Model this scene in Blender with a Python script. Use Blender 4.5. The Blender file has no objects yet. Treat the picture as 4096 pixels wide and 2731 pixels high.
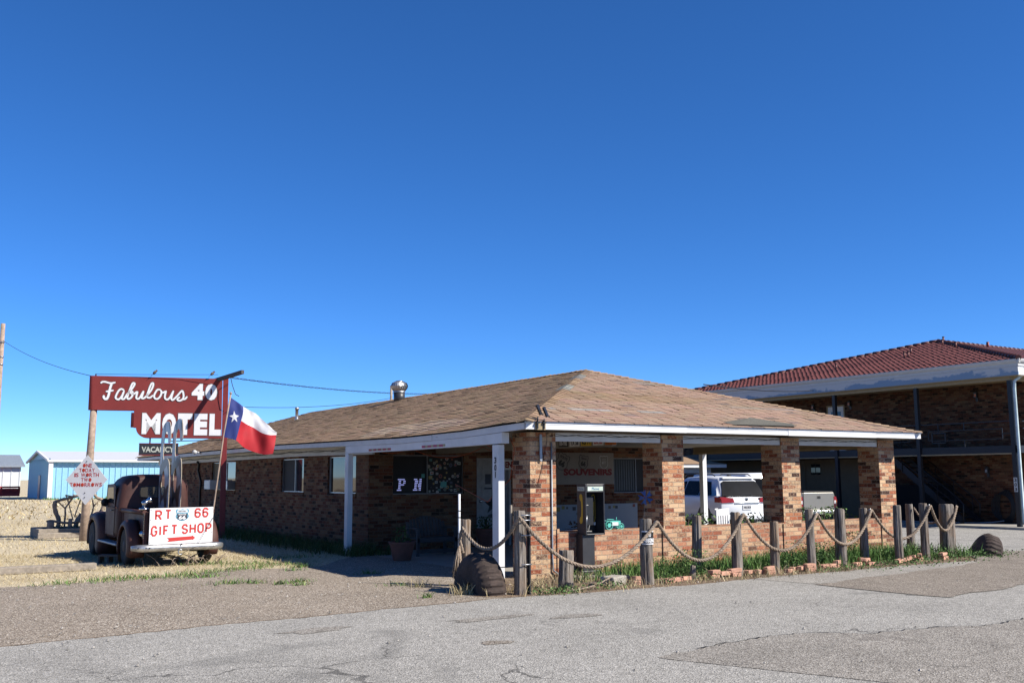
import bpy, math, random
import numpy as np
from math import sin, cos, pi, radians, sqrt, atan2
from mathutils import Vector, Matrix
sc = bpy.context.scene
COL = sc.collection
rnd = random.Random(7)

# ------------------------------------------------------------------ camera
def make_camera():
    yaw, pitch, roll = radians(57.1), radians(7.7), radians(0.33)
    hf = Vector((cos(yaw), sin(yaw), 0)); r0 = Vector((sin(yaw), -cos(yaw), 0)); up = Vector((0, 0, 1))
    fwd = hf * cos(pitch) + up * sin(pitch)
    u1 = up * cos(pitch) - hf * sin(pitch)
    rt = r0 * cos(roll) - u1 * sin(roll); u2 = u1 * cos(roll) + r0 * sin(roll)
    cd = bpy.data.cameras.new('camera'); cam = bpy.data.objects.new('camera', cd); COL.objects.link(cam)
    m = Matrix.Identity(4)
    for i in range(3):
        m[i][0] = rt[i]; m[i][1] = u2[i]; m[i][2] = -fwd[i]
    m.translation = Vector((-9.165, -13.642, 1.645))
    cam.matrix_world = m
    cd.sensor_width = 36; cd.lens = 35; cd.clip_start = 0.1; cd.clip_end = 5000
    sc.camera = cam
make_camera()

# ------------------------------------------------------------------ sky and sun
SUN = Vector((0.71, -1.0, 1.0)).normalized()
w = bpy.data.worlds.new('World'); sc.world = w; w.use_nodes = True
nt = w.node_tree; nt.nodes.clear()
sky = nt.nodes.new('ShaderNodeTexSky'); sky.sky_type = 'NISHITA'; sky.sun_disc = False
sky.sun_elevation = math.asin(SUN.z); sky.sun_rotation = atan2(SUN.x, SUN.y)
sky.altitude = 4000; sky.air_density = 1.0; sky.dust_density = 0.0; sky.ozone_density = 9.0
bg = nt.nodes.new('ShaderNodeBackground'); bg.inputs['Strength'].default_value = 0.1
wo = nt.nodes.new('ShaderNodeOutputWorld')
hs = nt.nodes.new('ShaderNodeHueSaturation'); hs.inputs['Saturation'].default_value = 1.12; hs.inputs['Hue'].default_value = 0.503
nt.links.new(sky.outputs[0], hs.inputs['Color']); nt.links.new(hs.outputs[0], bg.inputs[0]); nt.links.new(bg.outputs[0], wo.inputs[0])
ld = bpy.data.lights.new('sun', 'SUN'); ld.energy = 5.0; ld.angle = radians(0.5); ld.color = (1.0, 0.94, 0.83)
lo = bpy.data.objects.new('sun', ld); COL.objects.link(lo)
lo.rotation_euler = (-SUN).to_track_quat('-Z', 'Y').to_euler(); lo.location = (0, -20, 30)
sc.view_settings.view_transform = 'Standard'; sc.view_settings.look = 'None'
sc.view_settings.exposure = 0.85; sc.view_settings.gamma = 1.0; sc.view_settings.use_curve_mapping = False

# ------------------------------------------------------------------ materials
def S(r, g, b):
    f = lambda c: (c / 255 / 12.92) if c / 255 <= 0.04045 else ((c / 255 + 0.055) / 1.055) ** 2.4
    return (f(r), f(g), f(b))
MATS = {}
class NT:
    def __init__(s, name):
        s.m = bpy.data.materials.new(name); s.m.use_nodes = True; s.t = s.m.node_tree; s.t.nodes.clear()
        s.o = s.n('ShaderNodeOutputMaterial'); s.b = s.n('ShaderNodeBsdfPrincipled'); s.l(s.b.outputs[0], s.o.inputs[0])
        MATS[name] = s.m
    def n(s, t, **k):
        x = s.t.nodes.new(t)
        for a, v in k.items(): setattr(x, a, v)
        return x
    def l(s, a, b): s.t.links.new(a, b)
    def coord(s, kind='Object', rand=False):
        c = s.n('ShaderNodeTexCoord').outputs[kind]
        if rand:
            oi = s.n('ShaderNodeObjectInfo'); mu = s.n('ShaderNodeVectorMath', operation='SCALE'); mu.inputs[0].default_value = (37, 17, 53)
            s.l(oi.outputs['Random'], mu.inputs[3]); ad = s.n('ShaderNodeVectorMath', operation='ADD')
            s.l(c, ad.inputs[0]); s.l(mu.outputs[0], ad.inputs[1]); c = ad.outputs[0]
        return c
    def noise(s, vec, scale, detail=4, rough=.55, dist=0, stretch=None):
        if stretch:
            mp = s.n('ShaderNodeMapping'); mp.inputs['Scale'].default_value = stretch; s.l(vec, mp.inputs[0]); vec = mp.outputs[0]
        x = s.n('ShaderNodeTexNoise'); x.inputs['Scale'].default_value = scale; x.inputs['Detail'].default_value = detail
        x.inputs['Roughness'].default_value = rough; x.inputs['Distortion'].default_value = dist; s.l(vec, x.inputs['Vector']); return x.outputs['Fac']
    def ramp(s, fac, stops, interp='LINEAR'):
        x = s.n('ShaderNodeValToRGB'); r = x.color_ramp; r.interpolation = interp
        while len(r.elements) < len(stops): r.elements.new(.5)
        for e, (p, c) in zip(r.elements, stops):
            e.position = p; e.color = (*c, 1) if len(c) == 3 else c
        s.l(fac, x.inputs[0]); return x.outputs[0]
    def mix(s, a, b, fac, mode='MIX'):
        x = s.n('ShaderNodeMix', data_type='RGBA', blend_type=mode)
        for i, v in ((0, fac), (6, a), (7, b)):
            if isinstance(v, (int, float)): x.inputs[i].default_value = v
            elif isinstance(v, tuple): x.inputs[i].default_value = (*v, 1)
            else: s.l(v, x.inputs[i])
        return x.outputs[2]
    def math(s, op, a, b=0.0, c=None):
        x = s.n('ShaderNodeMath', operation=op)
        for i, v in enumerate((a, b) if c is None else (a, b, c)):
            if isinstance(v, (int, float)): x.inputs[i].default_value = v
            else: s.l(v, x.inputs[i])
        return x.outputs[0]
    def bump(s, h, strength=.4, dist=.01):
        x = s.n('ShaderNodeBump'); x.inputs['Strength'].default_value = strength; x.inputs['Distance'].default_value = dist
        s.l(h, x.inputs['Height']); s.l(x.outputs[0], s.b.inputs['Normal'])
    def set(s, col=None, rough=None, metal=None, spec=None):
        for k, v in (('Base Color', col), ('Roughness', rough), ('Metallic', metal), ('Specular IOR Level', spec)):
            if v is None: continue
            if isinstance(v, tuple): s.b.inputs[k].default_value = (*v, 1)
            elif isinstance(v, (int, float)): s.b.inputs[k].default_value = v
            else: s.l(v, s.b.inputs[k])

def plain(name, col, rough=.6, metal=0., spec=.4, scale=6., amt=.18, bumps=None, fine=None):
    s = NT(name); c = s.coord('Object', True)
    a = s.noise(c, scale, 5, .6)
    k = s.ramp(a, [(.3, tuple(x * (1 - amt) for x in col)), (.7, tuple(min(1, x * (1 + amt)) for x in col))])
    if fine:
        f = s.noise(c, fine[0], 2); k = s.mix(k, s.ramp(f, [(.4, (.5,) * 3), (.6, (1,) * 3)]), fine[1], 'MULTIPLY')
    s.set(k, rough, metal, spec)
    if bumps: s.bump(s.noise(c, bumps[0], 4), bumps[1], bumps[2] if len(bumps) > 2 else .01)
    return s.m
def attr(name, rough=.8, spec=.2, fine=None, amt=.25, bump=None, sub=0):
    s = NT(name); a = s.n('ShaderNodeAttribute', attribute_name='col'); k = a.outputs['Color']
    c = s.coord('Object')
    if fine:
        f = s.noise(c, fine, 4, .65); k = s.mix(k, s.ramp(f, [(.3, (1 - amt,) * 3), (.7, (1 + amt * .6,) * 3)]), 1.0, 'MULTIPLY')
    s.set(k, rough, 0, spec)
    if bump: s.bump(s.noise(c, bump[0], 3), bump[1], .01)
    return s.m
def glass(name, col=(.012, .014, .018), rough=.04, spec=.5):
    s = NT(name); c = s.coord('Object')
    f = s.noise(c, 3, 3); s.set(s.ramp(f, [(.3, tuple(x * .7 for x in col)), (.7, tuple(x * 1.3 for x in col))]), rough, 0, spec)
    s.bump(s.noise(c, 1.3, 1), .02, .02)
    return s.m

def brick(name, dark=1.0, bw=.222, rh=.0765, palette=None, worn=.5):
    s = NT(name); g = s.n('ShaderNodeNewGeometry')
    sp = s.n('ShaderNodeSeparateXYZ'); s.l(g.outputs['Position'], sp.inputs[0])
    sn = s.n('ShaderNodeSeparateXYZ'); s.l(g.outputs['True Normal'], sn.inputs[0])
    ax = s.math('GREATER_THAN', s.math('ABSOLUTE', sn.outputs[0]), .5)
    az = s.math('GREATER_THAN', s.math('ABSOLUTE', sn.outputs[2]), .7)
    u = s.math('ADD', s.math('MULTIPLY', ax, sp.outputs[1]), s.math('MULTIPLY', s.math('SUBTRACT', 1, ax), sp.outputs[0]))
    v = s.math('ADD', s.math('MULTIPLY', az, sp.outputs[1]), s.math('MULTIPLY', s.math('SUBTRACT', 1, az), sp.outputs[2]))
    cb = s.n('ShaderNodeCombineXYZ'); s.l(u, cb.inputs[0]); s.l(v, cb.inputs[1])
    wob = s.n('ShaderNodeTexNoise'); wob.inputs['Scale'].default_value = 9; s.l(g.outputs['Position'], wob.inputs['Vector'])
    wv = s.n('ShaderNodeVectorMath', operation='MULTIPLY_ADD'); s.l(wob.outputs['Color'], wv.inputs[0]); wv.inputs[1].default_value = (.012, .012, 0); s.l(cb.outputs[0], wv.inputs[2])
    b = s.n('ShaderNodeTexBrick'); s.l(wv.outputs[0], b.inputs['Vector'])
    b.inputs['Color1'].default_value = (0, 0, 0, 1); b.inputs['Color2'].default_value = (1, 1, 1, 1); b.inputs['Mortar'].default_value = (.5, .5, .5, 1)
    for k, val in (('Scale', 1), ('Mortar Size', .0055), ('Mortar Smooth', .25), ('Bias', 0), ('Brick Width', bw), ('Row Height', rh)): b.inputs[k].default_value = val
    pal = palette or [(0, (.055, .03, .025)), (.1, (.1, .045, .035)), (.17, (.24, .07, .04)), (.4, (.33, .1, .052)), (.62, (.40, .145, .072)), (.82, (.45, .215, .115)), (1, (.50, .31, .18))]
    col = s.ramp(b.outputs['Color'], pal)
    r2_ = s.math('FRACT', s.math('MULTIPLY', b.outputs['Color'], 7.31)); r3_ = s.math('FRACT', s.math('MULTIPLY', b.outputs['Color'], 13.7))
    n1 = s.noise(cb.outputs[0], 30, 5, .72, .7, (.8, 1.0, 1)); n2 = s.noise(cb.outputs[0], 80, 3, .6)
    thr = s.math('SUBTRACT', s.math('ADD', n1, s.math('MULTIPLY', s.math('POWER', r2_, 1.6), .34)), .56)
    msk = s.math('MULTIPLY', s.ramp(thr, [(.0, (0,) * 3), (.14, (1,) * 3)]), worn)
    col = s.mix(col, (.64, .45, .28), msk)
    drk = s.math('SUBTRACT', s.math('ADD', s.noise(cb.outputs[0], 23, 4, .7), s.math('MULTIPLY', r3_, .3)), .66)
    col = s.mix(col, (.07, .04, .033), s.math('MULTIPLY', s.ramp(drk, [(0, (0,) * 3), (.2, (1,) * 3)]), .6))
    big = s.noise(cb.outputs[0], 1.1, 4, .6); col = s.mix(col, s.ramp(big, [(.3, (.85,) * 3), (.7, (1.1,) * 3)]), 1.0, 'MULTIPLY')
    col = s.mix(col, s.ramp(n2, [(.3, (.75,) * 3), (.7, (1.15,) * 3)]), 1.0, 'MULTIPLY')
    col = s.mix(col, (.33, .27, .21), b.outputs['Fac'])
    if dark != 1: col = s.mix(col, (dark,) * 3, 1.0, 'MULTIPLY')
    s.set(col, .9, 0, .15)
    h = s.math('ADD', s.math('MULTIPLY', s.math('SUBTRACT', 1, b.outputs['Fac']), 1.0), s.math('MULTIPLY', n1, .5))
    s.bump(h, .8, .012)
    return s.m

brick('brick', dark=1.12, worn=.85); brick('brick_low', rh=.079, bw=.225, worn=.7, dark=1.08, palette=[(0, (.13, .07, .052)), (.1, (.3, .1, .06)), (.35, (.40, .14, .08)), (.6, (.46, .2, .12)), (.85, (.52, .28, .18)), (1, (.54, .36, .24))])
brick('brick_wall_shaded', dark=.5, worn=.3); brick('brick_far_shaded', dark=.34, bw=.235, rh=.08, worn=.25)  # brick darkened for the shaded walls: their shade is in the colour
plain('white_paint', (.74, .75, .77), .55, amt=.07, scale=3, fine=(35, .12)); plain('white_worn', (.70, .71, .72), .65, amt=.12, scale=5, fine=(14, .3))
plain('cream', (.34, .26, .15), .7, amt=.1); plain('soffit', (.26, .24, .205), .8, amt=.1); plain('beige_wall', (.17, .135, .085), .8, amt=.08)  # soffit tone is darkened so the porch shade sits in its colour
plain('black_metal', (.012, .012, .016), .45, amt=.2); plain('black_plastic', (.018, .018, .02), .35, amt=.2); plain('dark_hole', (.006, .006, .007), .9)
plain('dark_screen', (.012, .012, .016), .7); glass('glass'); glass('car_glass', (.008, .009, .012), .12, .06); plain('alu_shaded', (.22, .22, .23), .5, .5); glass('window_glass', (.03, .035, .045), .03, .9)  # porch window metal is a darker copy with the shade in it
plain('alu', (.55, .56, .58), .35, .85, .5); plain('chrome', (.62, .62, .64), .18, 1., .5, amt=.12); plain('galv', (.5, .51, .53), .38, .8, .5, amt=.15)
plain('bumper_metal', (.55, .55, .55), .34, .75, .5, amt=.3, scale=9, fine=(22, .35)); plain('steel_grey', (.3, .33, .37), .45, .3)
plain('sign_red', (.225, .034, .032), .55, amt=.22, scale=3.2, fine=(9, .16)); plain('post_red', (.2, .022, .022), .5, amt=.15)
plain('letter_white', (.82, .82, .84), .5, amt=.04); plain('outline_grey', (.1, .12, .13), .7)
plain('letter_red', (.55, .035, .03), .6, amt=.1); plain('orange_red', (.6, .06, .025), .6); plain('dark_red', (.2, .012, .016), .7, amt=.12)
plain('vac_black', (.02, .023, .03), .5); plain('vac_letter', (.5, .52, .46), .5)
plain('flag_blue', (.02, .035, .19), .7, amt=.1); plain('flag_white', (.72, .72, .76), .75, amt=.04); plain('flag_red', (.42, .012, .022), .7, amt=.1)
plain('cutout_paint', (.5, .49, .54), .55, amt=.06); plain('ply_edge', (.45, .38, .29), .8, amt=.25, scale=40); plain('cutout_brown', (.16, .085, .075), .45)
plain('rubber', (.018, .017, .017), .8, amt=.3, bumps=(30, .3)); plain('old_rubber', (.055, .037, .031), .85, amt=.4, scale=5, fine=(24, .5), bumps=(14, .5, .02))
plain('terracotta', (.2, .082, .06), .8, amt=.2); plain('shaded_white', (.3, .3, .31), .6); plain('bench_wood', (.075, .068, .07), .8, amt=.25)  # door white is darkened to include the porch shade
plain('branch', (.3, .235, .185), .9, amt=.4, scale=14, bumps=(30, .6)); plain('timber', (.34, .29, .235), .9, amt=.3, fine=(20, .4), bumps=(24, .5))
plain('concrete', (.42, .39, .34), .9, amt=.18, fine=(60, .3)); plain('teal', (.1, .5, .42), .5); plain('cord_orange', (.4, .07, .02), .6); plain('wire_black', (.012, .012, .014), .6)
plain('yellow', (.62, .42, .03), .5); plain('phone_sign', (.62, .72, .62), .4); plain('phone_blue', (.1, .22, .35), .5)
plain('booth_grey', (.045, .045, .05), .42, .1, amt=.15); plain('banner_cloth', (.27, .24, .22), .85, amt=.06); plain('blackboard_white', (.25, .27, .31), .5, amt=.04)  # banner and panel colours are darkened to hold the porch shade
plain('car_white', (.74, .76, .79), .16, 0, .6, amt=.02); plain('car_beige', (.3, .28, .25), .24, .35, .6, amt=.03); plain('tail_red', (.28, .006, .015), .15, 0, .6); plain('amber', (.5, .14, .02), .2); plain('lamp_white', (.7, .7, .7), .2)
plain('trim_dark', (.03, .032, .036), .4); plain('plate_white', (.65, .66, .66), .5); plain('ink', (.03, .035, .06), .6); plain('ink_black', (.01, .01, .01), .6)
plain('shed_blue', (.3, .58, .78), .45, .1, amt=.05); plain('shed_white', (.68, .72, .74), .5, amt=.06); plain('shed_roof', (.8, .8, .8), .45, .2, amt=.05); plain('grey_roof', (.3, .34, .39), .5, .2); plain('trailer_red', (.36, .03, .03), .6, amt=.3)
plain('pole_wood', (.4, .3, .235), .9, amt=.2, fine=(12, .3)); plain('trunk', (.12, .09, .07), .9, amt=.3)
plain('edge_brick', (.62, .34, .24), .9, amt=.25, scale=7, fine=(50, .35), bumps=(40, .4)); plain('bird_brown', (.13, .1, .08), .9, amt=.4)
plain('aqua', (.22, .42, .42), .5); plain('downspout', (.55, .66, .68), .45); plain('peeled_blue', (.27, .36, .47), .6, amt=.2, scale=2.2); plain('fascia_grey', (.6, .6, .6), .6, amt=.06)
plain('pinwheel_blue', (.03, .09, .33), .3); plain('shield_blue', (.12, .33, .46), .5); plain('soil', (.2, .13, .085), .95, amt=.35, scale=3, fine=(70, .5), bumps=(40, .7))
attr('leaf', .7, .25); attr('straw', .9, .1); attr('shingle', .92, .12, 30, .22, (90, .5)); attr('roof_tile', .55, .35, 8, .15); attr('sticker', .5, .3)

def wood_post():
    s = NT('grey_wood'); c = s.coord('Object', True)
    g = s.noise(c, 44, 4, .7, .5, (1, 1, .06)); f = s.noise(c, 110, 3, .6, 0, (1, 1, .05)); big = s.noise(c, 2.4, 3)
    k = s.ramp(g, [(.34, (.035, .029, .026)), (.45, (.17, .145, .125)), (.6, (.31, .275, .245)), (.75, (.46, .42, .385))])
    oi = s.n('ShaderNodeObjectInfo')
    k = s.mix(k, (.36, .22, .12), s.math('MULTIPLY', s.ramp(s.math('ADD', big, s.math('MULTIPLY', oi.outputs['Random'], .25)), [(.6, (0,) * 3), (.85, (1,) * 3)]), .45))
    s.set(k, .9, 0, .15); s.bump(s.math('ADD', g, s.math('MULTIPLY', f, .6)), .9, .012)
    return s.m
wood_post()
def peeled():
    s = NT('peeled_fascia'); g = s.n('ShaderNodeNewGeometry'); sp = s.n('ShaderNodeSeparateXYZ'); s.l(g.outputs['Position'], sp.inputs[0])
    n = s.noise(g.outputs['Position'], 1.6, 6, .7, .5, (1, .5, 1)); e = s.math('ADD', n, s.math('MULTIPLY', s.math('SUBTRACT', 5.27, sp.outputs[2]), 1.1)); e = s.math('ADD', e, s.math('MULTIPLY', s.math('SUBTRACT', 11, sp.outputs[1]), .012))
    s.set(s.mix((.6, .6, .61), (.24, .34, .47), s.ramp(e, [(.5, (0,) * 3), (.56, (1,) * 3)])), .6, 0, .3)
peeled()
def worn_paint(name, col, under, lo, scale, stretch):
    s = NT(name); c = s.coord('Object'); a = s.noise(c, scale, 6, .75, .3, stretch); b = s.noise(c, 2.5, 3)
    k = s.mix(col, under, s.ramp(s.math('ADD', a, s.math('MULTIPLY', b, .25)), [(lo, (0,) * 3), (lo + .05, (1,) * 3)])); k = s.mix(k, s.ramp(b, [(.3, (.88,) * 3), (.7, (1.05,) * 3)]), 1., 'MULTIPLY')
    s.set(k, .62, 0, .25); s.bump(a, .15, .004)
worn_paint('white_worn', (.7, .71, .73), (.3, .285, .26), .76, 9, (1, .25, 2.2)); worn_paint('white_paint', (.76, .77, .79), (.45, .44, .42), .83, 11, (.35, .35, 2)); worn_paint('sign_red', (.225, .034, .032), (.4, .2, .17), .83, 16, (1, 1, 1))
def rope_mat():
    s = NT('rope'); c = s.coord('Object'); f = s.noise(c, 60, 3); g = s.noise(c, 4, 3)
    k = s.ramp(f, [(.3, (.15, .108, .078)), (.5, (.33, .255, .195)), (.72, (.52, .44, .355))]); k = s.mix(k, s.ramp(g, [(.3, (.7,) * 3), (.7, (1.1,) * 3)]), 1., 'MULTIPLY')
    s.set(k, .95, 0, .1); s.bump(f, .6, .004)
rope_mat()
def rust_paint():
    s = NT('rust_brown'); c = s.coord('Object'); a = s.noise(c, 2.2, 5, .65); f = s.noise(c, 18, 4, .7)
    k = s.ramp(a, [(.3, (.042, .017, .015)), (.55, (.075, .03, .025)), (.75, (.115, .05, .04))])
    k = s.mix(k, (.15, .062, .032), s.math('MULTIPLY', s.ramp(f, [(.6, (0,) * 3), (.75, (1,) * 3)]), .5))
    s.set(k, s.ramp(a, [(.3, (.5,) * 3), (.7, (.68,) * 3)]), .05, .3); s.bump(f, .08, .004)
rust_paint()
def ground_mat(name, stops, speck=None, big=(.25, .25), stain=None, scale=95, bstr=.6, cracks=False):
    s = NT(name); g = s.n('ShaderNodeNewGeometry'); p = g.outputs['Position']
    v = s.n('ShaderNodeTexVoronoi'); v.inputs['Scale'].default_value = scale; s.l(p, v.inputs['Vector'])
    sp = s.n('ShaderNodeSeparateColor'); s.l(v.outputs['Color'], sp.inputs[0])
    k = s.ramp(sp.outputs[0], stops)
    n = s.noise(p, big[0] * 4, 6, .62, .4); k = s.mix(k, s.ramp(n, [(.28, (1 - big[1] * 1.4,) * 3), (.5, (1,) * 3), (.75, (1 + big[1] * .6,) * 3)]), 1., 'MULTIPLY')
    m = s.noise(p, 7, 5, .7); k = s.mix(k, s.ramp(m, [(.3, (.84,) * 3), (.7, (1.1,) * 3)]), 1., 'MULTIPLY')
    if stain:
        t = s.noise(p, stain[0], 5, .6, .8); k = s.mix(k, stain[1], s.math('MULTIPLY', s.ramp(t, [(stain[2], (0,) * 3), (stain[2] + .1, (1,) * 3)]), stain[3]))
    if cracks:
        cv = s.n('ShaderNodeTexVoronoi', feature='DISTANCE_TO_EDGE'); cv.inputs['Scale'].default_value = .42
        wn = s.n('ShaderNodeTexNoise'); wn.inputs['Scale'].default_value = 1.7; wn.inputs['Detail'].default_value = 6; s.l(p, wn.inputs['Vector'])
        ma = s.n('ShaderNodeVectorMath', operation='MULTIPLY_ADD'); s.l(wn.outputs['Color'], ma.inputs[0]); ma.inputs[1].default_value = (1.1, 1.1, 0); s.l(p, ma.inputs[2]); s.l(ma.outputs[0], cv.inputs['Vector'])
        msk = s.ramp(s.noise(p, .5, 2), [(.5, (0,) * 3), (.6, (1,) * 3)])
        k = s.mix(k, (.1, .095, .09), s.math('MULTIPLY', s.math('MULTIPLY', s.math('LESS_THAN', cv.outputs['Distance'], .005), msk), .75))
    s.set(k, .95, 0, .12); s.bump(s.math('ADD', v.outputs['Distance'], s.math('MULTIPLY', m, .6)), bstr, .012)
ground_mat('asphalt', [(0, (.2, .19, .172)), (.25, (.325, .31, .283)), (.6, (.40, .381, .35)), (.9, (.49, .468, .432)), (1, (.64, .615, .57))], big=(.16, .13), stain=(.55, (.17, .165, .155), .6, .5), scale=75, cracks=True)
ground_mat('old_asphalt', [(0, (.14, .125, .108)), (.3, (.27, .245, .215)), (.65, (.355, .325, .29)), (.92, (.46, .43, .385)), (1, (.58, .55, .5))], big=(.2, .16), stain=(.8, (.14, .125, .11), .6, .5), scale=75, cracks=True)
ground_mat('brown_asphalt', [(0, (.11, .09, .072)), (.3, (.235, .2, .165)), (.65, (.315, .272, .228)), (.92, (.43, .38, .325)), (1, (.56, .51, .45))], big=(.3, .12), scale=75)
ground_mat('gravel', [(0, (.12, .094, .07)), (.3, (.285, .235, .185)), (.65, (.385, .322, .258)), (.92, (.52, .45, .375)), (1, (.7, .64, .56))], big=(.13, .12), stain=(.5, (.3, .245, .19), .55, .4), scale=62, bstr=.8)
ground_mat('path_gravel', [(0, (.2, .18, .155)), (.3, (.32, .295, .26)), (.65, (.4, .375, .335)), (1, (.55, .52, .48))], big=(.3, .12), scale=75)
ground_mat('dry_field', [(0, (.46, .37, .24)), (.3, (.57, .475, .32)), (.65, (.65, .56, .4)), (1, (.75, .66, .49))], big=(.06, .12), stain=(.35, (.4, .31, .19), .58, .5), scale=60, bstr=.7)
ground_mat('dirt', [(0, (.13, .088, .058)), (.4, (.225, .16, .11)), (.8, (.29, .21, .15)), (1, (.4, .31, .23))], big=(.35, .25), scale=60, bstr=.9)

# ------------------------------------------------------------------ mesh builder
def frame(O, U, V, N=None):
    O, U, V = Vector(O), Vector(U).normalized(), Vector(V).normalized()
    return (O, U, V, Vector(N).normalized() if N else U.cross(V))
FX = lambda y, o=(0, 0): frame((o[0], y, o[1]), (1, 0, 0), (0, 0, 1))            # faces -Y : u = X, v = Z, n = -Y
FY = lambda x, o=(0, 0): frame((x, o[0], o[1]), (0, -1, 0), (0, 0, 1))           # faces -X : u = -Y, v = Z, n = -X
_txt = {}
def glyphs(s, bold=0.):
    k = (s, bold)
    if k not in _txt:
        cu = bpy.data.curves.new('t', 'FONT'); cu.body = s; cu.size = 1; cu.offset = bold; cu.resolution_u = 3
        o = bpy.data.objects.new('t', cu); COL.objects.link(o); bpy.context.view_layer.update()
        me = bpy.data.meshes.new_from_object(o.evaluated_get(bpy.context.evaluated_depsgraph_get()))
        vs = [tuple(v.co) for v in me.vertices]; fs = [tuple(p.vertices) for p in me.polygons]
        bpy.data.objects.remove(o); bpy.data.curves.remove(cu); bpy.data.meshes.remove(me)
        xs = [v[0] for v in vs]; ys = [v[1] for v in vs]
        _txt[k] = ([((v[0] - min(xs)) / (max(xs) - min(xs)), (v[1] - min(ys)) / (max(ys) - min(ys))) for v in vs], fs)
    return _txt[k]
class MB:
    def __init__(s): s.v = []; s.f = []; s.mi = []; s.sm = []; s.c = []; s.m = 0; s.smooth = False; s.col = None
    def face(s, idx):
        s.f.append(tuple(idx)); s.mi.append(s.m); s.sm.append(s.smooth); s.c.append(s.col)
    def add(s, vs, fs):
        b = len(s.v); s.v += [tuple(x) for x in vs]
        for f in fs: s.face([b + i for i in f])
        return s
    def poly(s, pts): return s.add(pts, [range(len(pts))])
    def bx(s, x0, x1, y0, y1, z0, z1):
        return s.add([(x0, y0, z0), (x1, y0, z0), (x1, y1, z0), (x0, y1, z0), (x0, y0, z1), (x1, y0, z1), (x1, y1, z1), (x0, y1, z1)],
                     [(0, 3, 2, 1), (4, 5, 6, 7), (0, 1, 5, 4), (1, 2, 6, 5), (2, 3, 7, 6), (3, 0, 4, 7)])
    def obox(s, c, U, V, W, a, b, h):     # oriented box, half sizes along U V W
        c, U, V, W = Vector(c), Vector(U).normalized() * a, Vector(V).normalized() * b, Vector(W).normalized() * h
        p = [c + i * U + j * V + k * W for k in (-1, 1) for i, j in ((-1, -1), (1, -1), (1, 1), (-1, 1))]
        return s.add(p, [(0, 3, 2, 1), (4, 5, 6, 7), (0, 1, 5, 4), (1, 2, 6, 5), (2, 3, 7, 6), (3, 0, 4, 7)])
    def bar(s, p, q, w, h=None):
        p, q = Vector(p), Vector(q); d = (q - p); W = d.normalized()
        U = W.cross(Vector((0, 0, 1))); U = U if U.length > .01 else Vector((1, 0, 0)); V = U.cross(W)
        return s.obox((p + q) / 2, U, V, W, w / 2, (h or w) / 2, d.length / 2)
    def tube(s, pts, r, n=8, caps=True, closed=False):
        pts = [Vector(p) for p in pts]; m = len(pts); rs = r if isinstance(r, (list, tuple)) else [r] * m
        b = len(s.v); last = None
        for i, p in enumerate(pts):
            d = (pts[(i + 1) % m] - pts[i - 1]) if closed else (pts[min(i + 1, m - 1)] - pts[max(i - 1, 0)])
            d.normalize()
            if last is None:
                U = d.cross(Vector((0, 0, 1))); U = U if U.length > .05 else d.cross(Vector((1, 0, 0)))
            else: U = last - d * last.dot(d)
            U.normalize(); last = U; V = d.cross(U)
            for k in range(n):
                a = 2 * pi * k / n; s.v.append(tuple(p + (U * cos(a) + V * sin(a)) * rs[i]))
        sm = s.smooth; s.smooth = True
        for i in range(m if closed else m - 1):
            j = (i + 1) % m
            for k in range(n): s.face((b + i * n + k, b + i * n + (k + 1) % n, b + j * n + (k + 1) % n, b + j * n + k))
        s.smooth = sm
        if caps and not closed:
            s.face([b + k for k in range(n)][::-1]); s.face([b + (m - 1) * n + k for k in range(n)])
        return s
    def lathe(s, prof, c=(0, 0, 0), n=20, axis=None, cap=True):
        c = Vector(c); W = Vector(axis or (0, 0, 1)).normalized(); U = W.cross(Vector((0, 1, 0))); U = U if U.length > .05 else W.cross(Vector((1, 0, 0))); U.normalize(); V = W.cross(U)
        b = len(s.v); sm = s.smooth; s.smooth = True
        for r, z in prof:
            for k in range(n):
                a = 2 * pi * k / n; s.v.append(tuple(c + W * z + (U * cos(a) + V * sin(a)) * r))
        for i in range(len(prof) - 1):
            for k in range(n): s.face((b + i * n + k, b + i * n + (k + 1) % n, b + (i + 1) * n + (k + 1) % n, b + (i + 1) * n + k))
        s.smooth = sm
        if cap:
            s.face([b + k for k in range(n)][::-1]); s.face([b + (len(prof) - 1) * n + k for k in range(n)])
        return s
    def prism(s, pts, F, d0, d1, holes=False):      # polygon in frame, extruded along N from d0 to d1 (d1 = front)
        O, U, V, N = F; n = len(pts)
        a = sum(pts[i][0] * pts[(i + 1) % n][1] - pts[(i + 1) % n][0] * pts[i][1] for i in range(n))
        if a < 0: pts = pts[::-1]
        P = [O + U * x + V * y for x, y in pts]
        vs = [p + N * d0 for p in P] + [p + N * d1 for p in P]
        return s.add(vs, [list(range(n))[::-1], list(range(n, 2 * n))] + [(i, (i + 1) % n, n + (i + 1) % n, n + i) for i in range(n)])
    def rect(s, F, u0, u1, v0, v1, d0, d1): return s.prism([(u0, v0), (u1, v0), (u1, v1), (u0, v1)], F, d0, d1)
    def text(s, t, F, u0, u1, v0, v1, d, bold=.0):
        vs, fs = glyphs(t, bold); O, U, V, N = F
        return s.add([O + U * (u0 + x * (u1 - u0)) + V * (v0 + y * (v1 - v0)) + N * d for x, y in vs], fs)
    def disc(s, F, u, v, r, d0, d1, n=16, ry=None):
        return s.prism([(u + r * cos(2 * pi * k / n), v + (ry or r) * sin(2 * pi * k / n)) for k in range(n)], F, d0, d1)
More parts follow.
